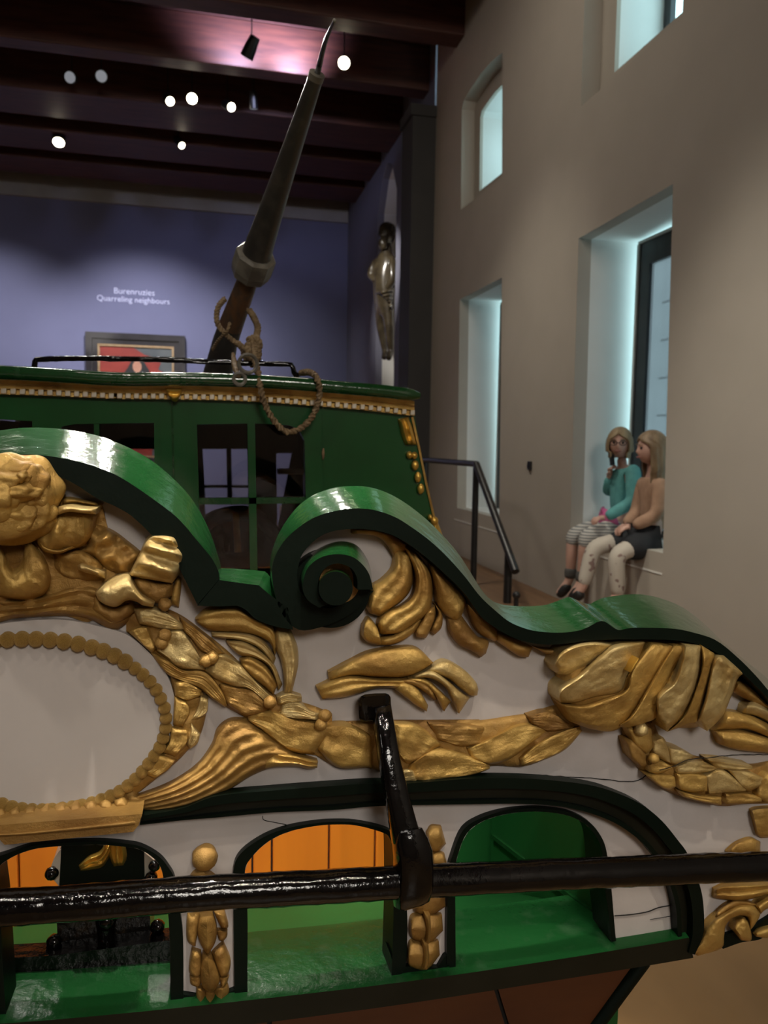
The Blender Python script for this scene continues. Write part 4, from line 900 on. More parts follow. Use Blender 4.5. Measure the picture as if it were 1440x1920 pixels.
# hull below, down to its keel blocks on the floor
ce_ = [bp((1000, 2120), -.035), bp((1212, 1795), -.035)]
hx = .62
hl = mesh('hull', [(2*X0-hx, 1.06, .44), (hx, 1.06, .44), (hx-.2, 1.1, .12), (2*X0-hx+.2, 1.1, .12), (2*X0-hx, 5.5, .58), (hx, 5.5, .58), (hx-.25, 5.4, .12), (2*X0-hx+.25, 5.4, .12)],
          [(0, 1, 2, 3), (4, 5, 6, 7), (0, 1, 5, 4), (1, 2, 6, 5), (2, 3, 7, 6), (3, 0, 4, 7)], 'hull_brown', yacht, False)
for y in (1.5, 3.2, 4.9):
    box('keel_block', (X0-.25, y-.1, 0), (X0+.25, y+.1, .121), 'platform_wood', yacht, .01)

# ---- rudder head seen through the left arch
def hp(p, Y): return atY(*cH(p), Y)
YR = 1.11
rh = plate('rudder_head', [hp(p, YR) for p in ((478, 130), (1150, 110), (1190, 640), (1200, 960), (1100, 1010), (700, 1100), (470, 1090), (450, 700), (470, 420))], [], None, (0, .10, 0), 'iron_rough', yacht)
rh['label'] = 'black rudder head with gilded drapery'
plate('green_cheek', [hp(p, YR-.004) for p in ((490, 60), (1140, 60), (1150, 400), (470, 430))], [], None, (0, .004, 0), 'dark', rh)
for L, R in (((440, 180), (500, 120)), ((1150, 180), (1240, 240))): pass
plate('white_cheek', [hp(p, YR-.002) for p in ((470, 150), (496, 125), (470, 430), (425, 380), (400, 290), (430, 210))], [], None, (0, .1, 0), 'bone_white', rh)
plate('white_cheek', [hp(p, YR-.002) for p in ((1145, 160), (1230, 230), (1190, 330), (1150, 370))], [], None, (0, .1, 0), 'bone_white', rh)
ribbon('gilded_drapery', cH, [(625, 270), (700, 200), (800, 150), (840, 60)], [(640, 310), (720, 300), (830, 260), (930, 60)], .020, Y=YR, w0=.008, fl=3, fd=.15, mat='gold_bright', parent=rh)
ribbon('gilded_drapery', cH, [(860, 60), (860, 180), (900, 275)], [(980, 60), (1005, 200), (980, 265)], .020, Y=YR, w0=.010, fl=3, fd=.15, mat='gold_bright', parent=rh)
tube('pintle', [hp((840, 690), YR-.01), hp((850, 900), YR-.01)], [.014, .010], 'iron', rh, 10)
ball('bolt', hp((845, 700), YR-.014), .014, 'iron', rh, 3, .1)
for p, r in (((730, 1000), .014), ((985, 940), .014), ((1250, 750), .010), ((430, 870), .010), ((1200, 365), .009), ((410, 330), .009), ((1225, 270), .008)):
    ball('bolt', hp(p, YR-.012), r, 'iron', rh, 3, .15, 3)
plate('cross_bar', [hp(p, YR-.035) for p in ((-60, 1010), (440, 980), (1345, 860), (1420, 850), (1420, 1080), (960, 1160), (700, 1200), (30, 1215), (-60, 1215))], [], None, (0, .03, 0), 'iron', rh)

# ---- iron rail in front of the board with its bracket
WR = .10
rp = [(-900, 1772), (-500, 1740), (-120, 1712), (0, 1703), (180, 1690), (360, 1676), (540, 1666), (720, 1656), (810, 1651), (950, 1644), (1100, 1637), (1250, 1631), (1440, 1624), (1560, 1621)]
rpt = spline3([bp(p, WR) for p in rp], 150)
rpt = [p+Vector((0, 0, .0008*noise.noise(p*40))) for p in rpt]
rail = tube('iron_rail', rpt, .0198, 'iron', yacht, 16, wob=.06)
rail['label'] = 'gloss black iron rail'
def loft_sq(name, secs, mat, parent, r=.25):
    """rounded-square sections: (centre, half-width x, half-depth)"""
    V, F2_, m = [], [], 16
    for c, hx_, hy_, t, x in secs:
        y = t.cross(x).normalized()
        for k in range(m):
            an = 2*math.pi*k/m; ca, sa = math.cos(an), math.sin(an)
            sx = math.copysign(abs(ca)**.45, ca); sy = math.copysign(abs(sa)**.45, sa)
            V.append(c+x*hx_*sx+y*hy_*sy)
    for i in range(len(secs)-1):
        for k in range(m): F2_.append((i*m+k, i*m+(k+1) % m, (i+1)*m+(k+1) % m, (i+1)*m+k))
    F2_ += [tuple(range(m)), tuple((len(secs)-1)*m+k for k in range(m))]
    return mesh(name, V, F2_, mat, parent, True, autos=45)
A0 = bp(cG((248, 150)), .02); A1 = bp(cG((262, 250)), .045); A2 = bp(cG((300, 500)), .068); A3 = bp(cG((360, 780)), .085); A4 = bp(cG((405, 980)), .096); A5 = bp(cG((440, 1110)), .098); A6 = bp(cG((440, 1330)), .092)
ax = (A5-A0).normalized(); xx_ = Vector((1, 0, 0)); xx_ = (xx_-ax*xx_.dot(ax)).normalized()
S = lambda c, h, d: (c, h, d, ax, xx_)
loft_sq('bracket', [S(A0, .0125, .012), S(A1, .0125, .012), S(A2, .0135, .013), S(A3, .0155, .014), S(A4, .018, .016)], 'iron', rail)
yv = Vector((0, -1, 0)); px_ = Vector((1, 0, 0)); down = Vector((0, 0, -1))
loft_sq('bracket_pad', [(bp(cG((208, 155)), -.002), .023, .020, yv, px_), (bp(cG((208, 155)), .026), .022, .0195, yv, px_), (bp(cG((208, 155)), .030), .018, .016, yv, px_)], 'iron', rail)
cxp = bp(cG((440, 1185)), WR)
S2 = lambda dz, h, d, dx=0: (cxp+Vector((dx, 0, dz)), h, d, ax, xx_)
loft_sq('bracket_collar', [S2(.058, .016, .014, -.006), S2(.044, .021, .020, -.004), S2(.026, .0225, .026), S2(0, .0230, .030, .001), S2(-.026, .0235, .028, .001), S2(-.040, .021, .022, 0), S2(-.044, .015, .014, 0)], 'iron', rail)

# ---- cabin behind the board
YC = 2.0
cp = lambda p, w=0.: bp(p, w, YC)
half = [(221, 736), (325, 737), (450, 741), (575, 749), (690, 760), (776, 772), (779, 790), (800, 908), (826, 1010), (850, 1120), (872, 1300)]
hw = [cp(p) for p in half]; hm = [Vector((2*X0-p.x, p.y, p.z)) for p in hw[1:]][::-1]
win2 = [(369, 796), (480, 794), (540, 797), (560, 804), (571, 826), (574, 950), (576, 1180), (380, 1180), (373, 930)]
win1 = [(106, 850), (108, 818), (116, 800), (140, 795), (289, 793), (290, 930), (292, 1180), (106, 1180)]
w2m = [Vector((2*X0-cp(p).x, YC, cp(p).z)) for p in win2]
cabin = plate('cabin', hw+hm, [[cp(p) for p in win1], [cp(p) for p in win2], w2m], None, (0, .03, 0), 'green', yacht)
cabin['label'] = 'green painted cabin with windows'
def pane(P, parent):
    mesh('window_pane', [cp(p, -.02) for p in P], [tuple(range(len(P)))], 'cabin_glass', parent, False)
pane(win1, cabin); pane(win2, cabin)
mesh('window_pane', [p+Vector((0, .02, 0)) for p in w2m], [tuple(range(len(w2m)))], 'cabin_glass', cabin, False)
def bar(a, b, wd, dp=.012, mat='green'):
    A_, B_ = cp(a, .003), cp(b, .003); t = (B_-A_).normalized(); s = Vector((0, -1, 0)).cross(t)*wd/2
    V = [A_-s, A_+s, B_+s, B_-s]; V += [v+Vector((0, dp+.012, 0)) for v in V]
    return mesh('glazing_bar', V, [(0, 1, 2, 3), (4, 5, 6, 7), (0, 1, 5, 4), (1, 2, 6, 5), (2, 3, 7, 6), (3, 0, 4, 7)], mat, cabin, False)
bar((471, 794), (478, 1180), .019); bar((372, 940), (573, 938), .016, mat='green_worn')
bar((181, 795), (186, 1180), .012); bar((106, 944), (290, 942), .016)
bar((605, 755), (612, 1180), .003); bar((322, 745), (332, 1180), .005, mat='green_worn')
bar((298, 745), (304, 1180), .003); bar((362, 745), (368, 1180), .003)
# roof moulding, cornice, dentils
rm = [(221, 711), (325, 711), (400, 712), (480, 715), (560, 720), (640, 727), (720, 734), (776, 741), (787, 742)]
rw = [cp(p, .05) for p in rm]; rfull = [Vector((2*X0-p.x, p.y, p.z)) for p in rw[1:]][::-1]+rw
rs_ = spline3(rfull, 80); rr = [.0165]*80; rr[0] = rr[-1] = .008; rr[1] = rr[-2] = .0145
roof = tube('roof_moulding', rs_, rr, 'green_worn', cabin, 14)
ct = [(209, 720), (325, 721), (450, 725), (575, 733), (690, 742), (777, 752)]; cb = [(209, 748), (325, 749), (450, 752), (575, 760), (690, 770), (777, 780)]
def cornice(ct, cb, flip):
    V, Fc = [], []
    for k, (a_, b_) in enumerate(zip(samp(ct, 30), samp(cb, 30))):
        for s_, w in ((0, .034), (.30, .030), (.34, .020), (.62, .018), (.66, .010), (.92, .010), (.94, .014), (1.0, .014), (1.0, 0)):
            p = cp((a_[0]+(b_[0]-a_[0])*s_, a_[1]+(b_[1]-a_[1])*s_), w); V.append(Vector((2*X0-p.x, p.y, p.z)) if flip else p)
    m = 9
    for k in range(29):
        for j in range(m-1): Fc.append((k*m+j, k*m+m+j, k*m+m+j+1, k*m+j+1))
    return mesh('cornice', V, Fc, 'gold', cabin, False)
cornice(ct, cb, False); cornice(ct, cb, True)
cs = samp(mid(ct, cb, .79), 400, True); dm = None
def dent(p):
    global dm
    if dm is None: o = box('dentil', (-.0062, -.006, -.0068), (.0062, .006, .0068), 'dentil_gold', cabin, .0015); dm = o.data
    else: o = link(bpy.data.objects.new('dentil', dm), cabin)
    o.location = p
tot = 0; prev = None
for p in cs:
    if prev is None or math.dist(p, prev) >= 14.4:
        q = cp(p, .013); dent(q); prev = p
        if q.x > X0+.01: dent(Vector((2*X0-q.x, q.y, q.z)))
for A, B in (([(1100, 240), (1150, 235), (1200, 240), (1240, 235)], [(1140, 300), (1165, 330), (1190, 330), (1215, 300)]),):
    ribbon('cornice_boss', r2, A, B, .016, Y=YC, w0=.024, fl=2, fd=.3, mat='gold_bright', parent=cabin)
# gilded corner pilaster
ribbon('pilaster_leaf', r8, [(30, 130), (50, 200), (70, 290), (105, 375)], [(130, 108), (165, 200), (190, 290), (208, 375)], .022, Y=YC, w0=.004, fl=2, fd=.3, sf=2, sfd=.15, mat='gold_bright', parent=cabin)
for (x, y, rx, rz) in ((140, 470, .0085, .010), (185, 475, .0085, .010), (193, 568, .0095, .0135), (220, 680, .009, .0145), (247, 790, .009, .0145), (376, 1095, .011, .012), (335, 1060, .006, .008)):
    ball('pilaster_husk', cp(r8((x, y)), .010), (rx, .009, rz), 'gold_bright', cabin, 3, .08, 3)
ribbon('pilaster_leaf', r8, [(345, 1130), (370, 1200), (440, 1290)], [(410, 1110), (440, 1190), (465, 1280)], .014, Y=YC, w0=.004, fl=1, mat='gold_bright', parent=cabin)
tube('pilaster_fillet', [cp(r8(p), .004) for p in ((165, 110), (215, 330), (300, 750), (370, 1050), (420, 1180))], .0035, 'gold', cabin, 6)
ball('hinge', cp((606, 851), .004), (.004, .004, .016), 'rope', cabin, 2, .2, 3)
# cabin sides, roof and after wall (seen through the panes)
xr2 = cp((790, 850)).x; zr = cp((221, 720)).z; ztp = cp((776, 745)).z
YE = 4.6
def bk(px, py): return atY(px, py, YE)
rwv = [Vector((p.x, YC, p.z)) for p in hw[:6]]; rmv = [Vector((2*X0-p.x, p.y, p.z)) for p in rwv[1:]][::-1]
top_l = rmv+rwv
V = [p+Vector((0, -.03, .015)) for p in top_l]+[Vector((p.x, YE+.1, p.z+.015)) for p in top_l]; m = len(top_l)
mesh('cabin_roof', V, [(k, k+1, m+k+1, m+k) for k in range(m-1)], 'cabin_inside', cabin, True)
for sgn in (1, -1):
    P = [cp((777, 770), 0), cp((872, 1300), 0)]
    Q = [Vector((p.x if sgn > 0 else 2*X0-p.x, p.y+.03, p.z)) for p in P]
    mesh('cabin_side', Q+[Vector((q.x, YE, q.z)) for q in Q][::-1], [(0, 1, 2, 3)], 'cabin_inside', cabin, False)
x1, x2 = 2*X0-xr2, xr2
wA = [bk(380, 842), bk(468, 842), bk(470, 938), bk(385, 938)]; wB = [bk(518, 850), bk(569, 850), bk(571, 1000), bk(520, 1000)]
wC = [bk(240, 842), bk(290, 842), bk(292, 938), bk(240, 938)]; wD = [bk(384, 946), bk(470, 946), bk(470, 970), bk(386, 985)]
aft = plate('cabin_after_wall', [(x1, YE, .7), (x2, YE, .7), (x2, YE, ztp+.02), (X0+.3, YE, zr), (X0-.3, YE, zr), (x1, YE, ztp+.02)], [wA, wB, wC, wD], None, (0, .04, 0), 'cabin_inside', cabin)
tube('after_bar', [bk(429, 842), bk(431, 938)], .016, 'cabin_inside', cabin, 6, False)
tube('after_bar', [bk(380, 912), bk(470, 912)], .010, 'cabin_inside', cabin, 6, False)
tube('bench_back', spline3([atY(x, y, 3.0) for x, y in ((385, 985), (400, 972), (440, 962), (480, 968), (520, 1010), (530, 1060))], 20), .03, 'cabin_inside', cabin, 8)
tube('gilded_post', [atY(442, 962, 2.9), atY(446, 1035, 2.9)], [.012, .014], 'gold_dull', cabin, 8)
box('cushion', (atY(520, 889, 4.4).x, 4.38, atY(520, 889, 4.4).z), (atY(572, 881, 4.4).x, 4.42, atY(520, 878, 4.4).z), 'bone_white', cabin, .005)
mesh('cabin_floor', [(x1, YC+.03, .72), (x2, YC+.03, .72), (x2, YE, .72), (x1, YE, .72)], [(0, 1, 2, 3)], 'cabin_inside', cabin, False)
box('cabin_base', (x1-.05, YC+.005, .6), (x2+.05, YC+.03, cp((400, 1290)).z), 'green', cabin)
# iron grab rail on the roof
gy = -.10
gr = [(-160, 700), (-20, 697), (58, 697), (63, 693), (66, 680), (71, 674), (160, 672), (300, 674), (400, 679), (490, 682), (541, 683), (548, 687), (551, 697), (556, 704)]
tube('grab_rail', spline3([cp(p, gy) for p in gr], 90), .0072, 'iron', cabin, 8, wob=.25)
for k, xq in enumerate((-20, 556)):
    q = cp((xq, 702), gy); tube('grab_rail_foot', [q+Vector((0, 0, .004)), (q.x, q.y, q.z-.04)], .008, 'iron', cabin, 8)

# ---- the port half of the stern repeats the starboard half about the centre line
def mirror_left(o, parent, xc):
    W_ = o.matrix_basis.copy(); co = [W_ @ v.co for v in o.data.vertices]
    lo = min(v.x for v in co); hi = max(v.x for v in co)
    if 2*xc-hi > XE and 2*xc-lo > XE and 2*xc-hi >= XE: return None
    me = o.data.copy(); bm = bmesh.new(); bm.from_mesh(me)
    for v in bm.verts:
        p = W_ @ v.co; v.co = Vector((2*xc-p.x, p.y, p.z))
    if 2*xc-lo > XE: bmesh.ops.bisect_plane(bm, geom=bm.verts[:]+bm.edges[:]+bm.faces[:], plane_co=(XE, 0, 0), plane_no=(1, 0, 0), clear_outer=True)
    if not bm.faces: bm.free(); return None
    bmesh.ops.reverse_faces(bm, faces=bm.faces); bm.to_mesh(me); bm.free()
    n_ = bpy.data.objects.new(o.name.split('.')[0], me); COL.objects.link(n_); n_.parent = parent
    if parent.type == 'EMPTY': n_.matrix_parent_inverse = Matrix.Translation(-parent.location)
    return n_
low = ('husk', 'arch_moulding', 'eyebrow_moulding', 'eyebrow_bead', 'post_foot')
for o in [c for c in COL.objects if c.parent is panel]:
    nm = o.name.split('.')[0]
    if nm in ('bead', 'medallion', 'cherub_head', 'crack'): continue
    mirror_left(o, panel, X1 if nm in low else X0)
for o in [c for c in COL.objects if c.parent is cap]: mirror_left(o, cap, X0)
pc = mirror_left(cap, yacht, X0)
for o in [c for c in COL.objects if c.parent is rail]: mirror_left(o, rail, X1)
mirror_left(ln, yacht, X1); mirror_left(gb, yacht, X1)
for o in [c for c in COL.objects if c.parent is tr]: mirror_left(o, tr, X0)
XE = -.6
for o in [c for c in COL.objects if c.parent is cabin and c.name.split('.')[0] in ('pilaster_leaf', 'pilaster_husk', 'pilaster_fillet', 'cornice_boss', 'glazing_bar')]: mirror_left(o, cabin, X0)

# ================================================================== SPAR AND ROPE
def spar():
    pb = atY(*q2((285, 880)), 2.62); pm = atY(*q2((352, 620)), 2.5); pc0 = atY(*q2((440, 385)), 2.38); pc = atY(*q2((474, 285)), 2.33)
    axis = None
    pt = atY(594, 140, 1.92)
    e = empty('spar', pb)
    d = lambda p: (p-CAM).dot(FWD)
    R = lambda p, pxw: pxw*.5*d(p)/FPX
    tube('lower_spar', [pb+(pb-pm)*.3, pb, atY(*q2((325, 700)), 2.54), pm], [R(pb, 62), R(pb, 56), R(pm, 48), R(pm, 45)], 'spar_dark', e, 16)
    tube('middle_spar', [pm, pc0, pc], [R(pm, 45), R(pc, 39), R(pc, 38)], 'spar_brown', e, 16)
    ax_ = (pt-pc).normalized()
    cb_ = pc-ax_*.035
    tube('collar', [cb_-ax_*.03, cb_-ax_*.02, cb_, pc+ax_*.015, pc+ax_*.022], [R(pc, 58), R(pc, 72), R(pc, 77), R(pc, 77), R(pc, 68)], 'collar_grey', e, 8, False)
    mids = [pc.lerp(pt, k/10) for k in range(11)]
    rb, rt_ = R(pc, 58), R(pt, 28)
    tube('upper_spar', [pc-ax_*.03]+mids, [rb]+[rb+(rt_-rb)*(k/10)**.75 for k in range(11)], 'spar_dark', e, 18)
    tube('ferrule', [pt-ax_*.012, pt+ax_*.003], [R(pt, 31), R(pt, 31)], 'collar_grey', e, 16)
    pts = [pt-ax_*.05, pt]+[atY(x, y, 1.92-.06*k) for k, (x, y) in enumerate(((599, 122), (604, 100), (610, 78), (618, 58), (627, 39)))]
    tube('spike', spline3(pts, 30), [R(pt, 13)+(R(pt, 5)-R(pt, 13))*k/29 for k in range(30)], 'spar_dark', e, 8)
    ball('spike_tip', pts[-1], R(pt, 7), 'collar_grey', e, 2)
    tag(e, 'dark tapering wooden spar with octagonal collar and iron spike leaning above the cabin roof', 'spar')
spar()
def rope():
    e = empty('rope', atY(*q2((470, 740)), 2.0))
    def strand(name, pts, r, n=60, tw=900):
        P = spline3(pts, n)
        for s in (0, math.pi):
            out = []; L = 0
            for k, p in enumerate(P):
                t = (P[min(k+1, n-1)]-P[max(0, k-1)]).normalized(); x = Vector((0, -1, 0)); x = (x-t*x.dot(t)).normalized(); y = t.cross(x)
                if k: L += (P[k]-P[k-1]).length
                a_ = L*tw*.35+s; out.append(p+x*math.cos(a_)*r*.5+y*math.sin(a_)*r*.5)
            tube(name, out, r*.62, 'rope', e, 7)
    loop = [(470, 720), (478, 800), (492, 860), (505, 940), (530, 1020), (570, 1090), (630, 1145), (690, 1135), (750, 1085), (788, 1010), (798, 930), (780, 870), (745, 848), (705, 852)]
    Ys = [2.12, 2.0, 1.95, 1.93, 1.935, 1.94, 1.94, 1.94, 1.94, 1.935, 1.93, 1.93, 1.99, 2.1]
    strand('rope_loop', [atY(*q2(p), y) for p, y in zip(loop, Ys)], .0085, 110)
    strand('rope_turn', [atY(*q2(p), y) for p, y in (((325, 480), 2.38), ((295, 515), 2.36), ((283, 560), 2.36), ((290, 610), 2.36), ((325, 655), 2.36), ((365, 690), 2.36), ((410, 720), 2.34), ((450, 745), 2.25))], .0085, 60)
    strand('rope_turn', [atY(*q2(p), y) for p, y in (((445, 535), 2.4), ((470, 575), 2.38), ((488, 620), 2.36), ((483, 665), 2.34), ((470, 700), 2.28))], .010, 50)
    strand('rope_turn', [atY(*q2(p), y) for p, y in (((350, 600), 2.34), ((335, 640), 2.34), ((290, 690), 2.38), ((262, 735), 2.42))], .005, 30)
    strand('knot', [atY(*q2(p), 2.2) for p in ((440, 690), (480, 680), (496, 715), (470, 745), (440, 730), (455, 700), (490, 740), (480, 790), (450, 770), (430, 720))], .011, 70)
    strand('rope_end', [atY(*q2(p), 2.22) for p in ((385, 700), (415, 730), (425, 770), (445, 800), (470, 812))], .009, 40)
    for c_, r in (((440, 805), .022), ((398, 882), .014)):
        q = atY(*q2(c_), 1.93)
        tube('thimble', [q+Vector((math.cos(k*.3927)*r, .002*math.sin(k), math.sin(k*.3927)*r)) for k in range(16)], .005, 'collar_grey', e, 6, closed=True)
    strand('rope_end', [atY(*q2(p), y) for p, y in (((365, 760), 2.2), ((375, 820), 2.0), ((392, 868), 1.93))], .007, 30)
    tag(e, 'tan hemp rope knotted round the spar with a loop hanging over the cabin front', 'rope')
rope()
# ================================================================== PEOPLE AND STATUE
def skin_mesh(J, E, extra=0.):
    names = list(J); me = bpy.data.meshes.new('tmp'); me.from_pydata([tuple(J[k][0]) for k in names], [(names.index(a), names.index(b)) for a, b in E], [])
    ob = bpy.data.objects.new('tmp', me); COL.objects.link(ob)
    md = ob.modifiers.new('s', 'SKIN'); md.use_smooth_shade = True; md.branch_smoothing = .6
    for k, nme in enumerate(names):
        r = J[nme][1]+extra; r2_ = J[nme][2]+extra if len(J[nme]) > 2 else r
        me.skin_vertices[0].data[k].radius = (r, r2_); me.skin_vertices[0].data[k].use_root = (k == 0)
    sb = ob.modifiers.new('d', 'SUBSURF'); sb.levels = 2; sb.render_levels = 2
    dg = bpy.context.evaluated_depsgraph_get(); out = bpy.data.meshes.new_from_object(ob.evaluated_get(dg))
    bpy.data.objects.remove(ob); bpy.data.meshes.remove(me)
    return out
def skin_obj(name, J, E, mat, parent=None, extra=0.):
    me = skin_mesh(J, E, extra); me.name = name; me.materials.clear(); me.materials.append(MATS[mat])
    me.polygons.foreach_set('use_smooth', [True]*len(me.polygons))
    return link(bpy.data.objects.new(name, me), parent)
def frame_of(face):
    f = Vector(face).normalized(); r = f.cross(Vector((0, 0, 1))).normalized(); u = r.cross(f); return f, r, u
def add_head(ob, c, face, s=1.0):
    """head with brow, nose, lips, chin and ears joined into the body mesh"""
    f, r, u = frame_of(face); bm = bmesh.new(); bm.from_mesh(ob.data)
    g = bmesh.ops.create_icosphere(bm, subdivisions=4, radius=1)
    for v in g['verts']:
        x, y, z = v.co.x, v.co.y, v.co.z                   # x right, y front, z up
        w = .074*(1-.22*max(0, -z)**1.5*max(.3, y+.3)); d = .092; h = .100
        px, py, pz = x*w, y*d, z*h
        if y > 0:
            py -= .010*math.exp(-((abs(x)-.38)/.16)**2-((z-.06)/.12)**2)          # eye sockets
            py += .017*math.exp(-(x/.13)**2-((z+.16)/.14)**2)                      # nose
            py += .006*math.exp(-(x/.3)**2-((z+.47)/.08)**2)                       # lips
            py += .008*math.exp(-(x/.3)**2-((z+.75)/.15)**2)                       # chin
        v.co = c+(r*px+f*py+u*pz)*s
    for sg in (-1, 1):
        g2 = bmesh.ops.create_icosphere(bm, subdivisions=2, radius=1)
        for v in g2['verts']: v.co = c+(r*(sg*.072+v.co.x*.010)+f*(v.co.y*.018-.005)+u*(v.co.z*.028))*s
    for fc in bm.faces: fc.smooth = True
    bm.to_mesh(ob.data); bm.free()
def face_bits(ob, c, face, s=1.0):
    f, r, u = frame_of(face)
    P = lambda x, y, z: c+(r*x+f*y+u*z)*s
    for sg in (-1, 1):
        o = ball('eye', P(sg*.030, .079, .008), .0085*s, 'canvas_black', ob, 2)
        tube('eyebrow', [P(sg*.016, .092, .028), P(sg*.032, .089, .032), P(sg*.048, .078, .027)], .003*s, 'hair_brown', ob, 5)
    tube('lips', [P(-.020, .084, -.052), P(-.008, .093, -.050), P(.008, .093, -.050), P(.020, .084, -.052)], [.003*s, .005*s, .005*s, .003*s], 'lip', ob, 6)
def hair(name, c, face, length, mat, parent, open_=62, s=1.0, spread=.0):
    f, r, u = frame_of(face); V, F = [], []; na, nh = 40, 18
    for i in range(nh):
        for k in range(na+1):
            a = math.radians(open_)+(2*math.pi-2*math.radians(open_))*k/na
            t = i/(nh-1)
            if t < .5: el = math.pi/2*(1-t/.5); z = math.sin(el); q = math.cos(el)
            else: z = -(t-.5)*2; q = 1.
            fr = 1 if t > .3 else t/.3
            op = math.radians(open_)*max(0, min(1, (t-.31)/.12)); aa = op+(2*math.pi-2*op)*k/na
            dz = .120*z if z > 0 else length*z
            w = 1+.06*noise.noise(Vector((a*5, t*2, c.x)))+.05*math.sin(a*13+t*3)*(.4 if t < .5 else 1)
            rad_r = (.091-(.02 if z < -.6 else 0)+spread*max(0, -z))*w; rad_f = (.105-(.03*max(0, -z)))*w
            V.append(c+(r*math.sin(aa)*rad_r*q+f*math.cos(aa)*rad_f*q+u*dz)*s)
    for i in range(nh-1):
        for k in range(na): F.append((i*(na+1)+k, i*(na+1)+k+1, (i+1)*(na+1)+k+1, (i+1)*(na+1)+k))
    o = mesh(name, V, F, mat, parent, True)
    md = o.modifiers.new('thick', 'SOLIDIFY'); md.thickness = .012; md.offset = -1
    return o
def fingers(name, wrist, palm_dir, curl_dir, mat, parent, s=.8):
    """palm with four bent fingers and a thumb in one mesh"""
    d = Vector(palm_dir).normalized(); cdir = Vector(curl_dir); cdir = (cdir-d*cdir.dot(d)).normalized(); side = d.cross(cdir)
    J = {'w': (Vector(wrist), .018*s), 'p': (Vector(wrist)+d*.05*s, .026*s, .016*s)}; E = [('w', 'p')]
    for k, (off, ln) in enumerate(((-.027, .055), (-.009, .066), (.009, .062), (.026, .048))):
        b0 = Vector(wrist)+d*.075*s+side*off*s
        J['a%d' % k] = (b0, .0095*s); J['b%d' % k] = (b0+(d*.6+cdir*.5)*ln*.5*s, .0085*s); J['c%d' % k] = (b0+(d*.8+cdir*1.3)*ln*.55*s, .0075*s)
        E += [('p', 'a%d' % k), ('a%d' % k, 'b%d' % k), ('b%d' % k, 'c%d' % k)]
    t0 = Vector(wrist)+d*.03*s-side*.03*s
    J['t0'] = (t0, .011*s); J['t1'] = (t0+(d*.7-side*.5+cdir*.4)*.035*s, .0095*s); J['t2'] = (t0+(d*1.3-side*.4+cdir*.8)*.042*s, .008*s)
    E += [('w', 't0'), ('t0', 't1'), ('t1', 't2')]
    return skin_obj(name, J, E, mat, parent)
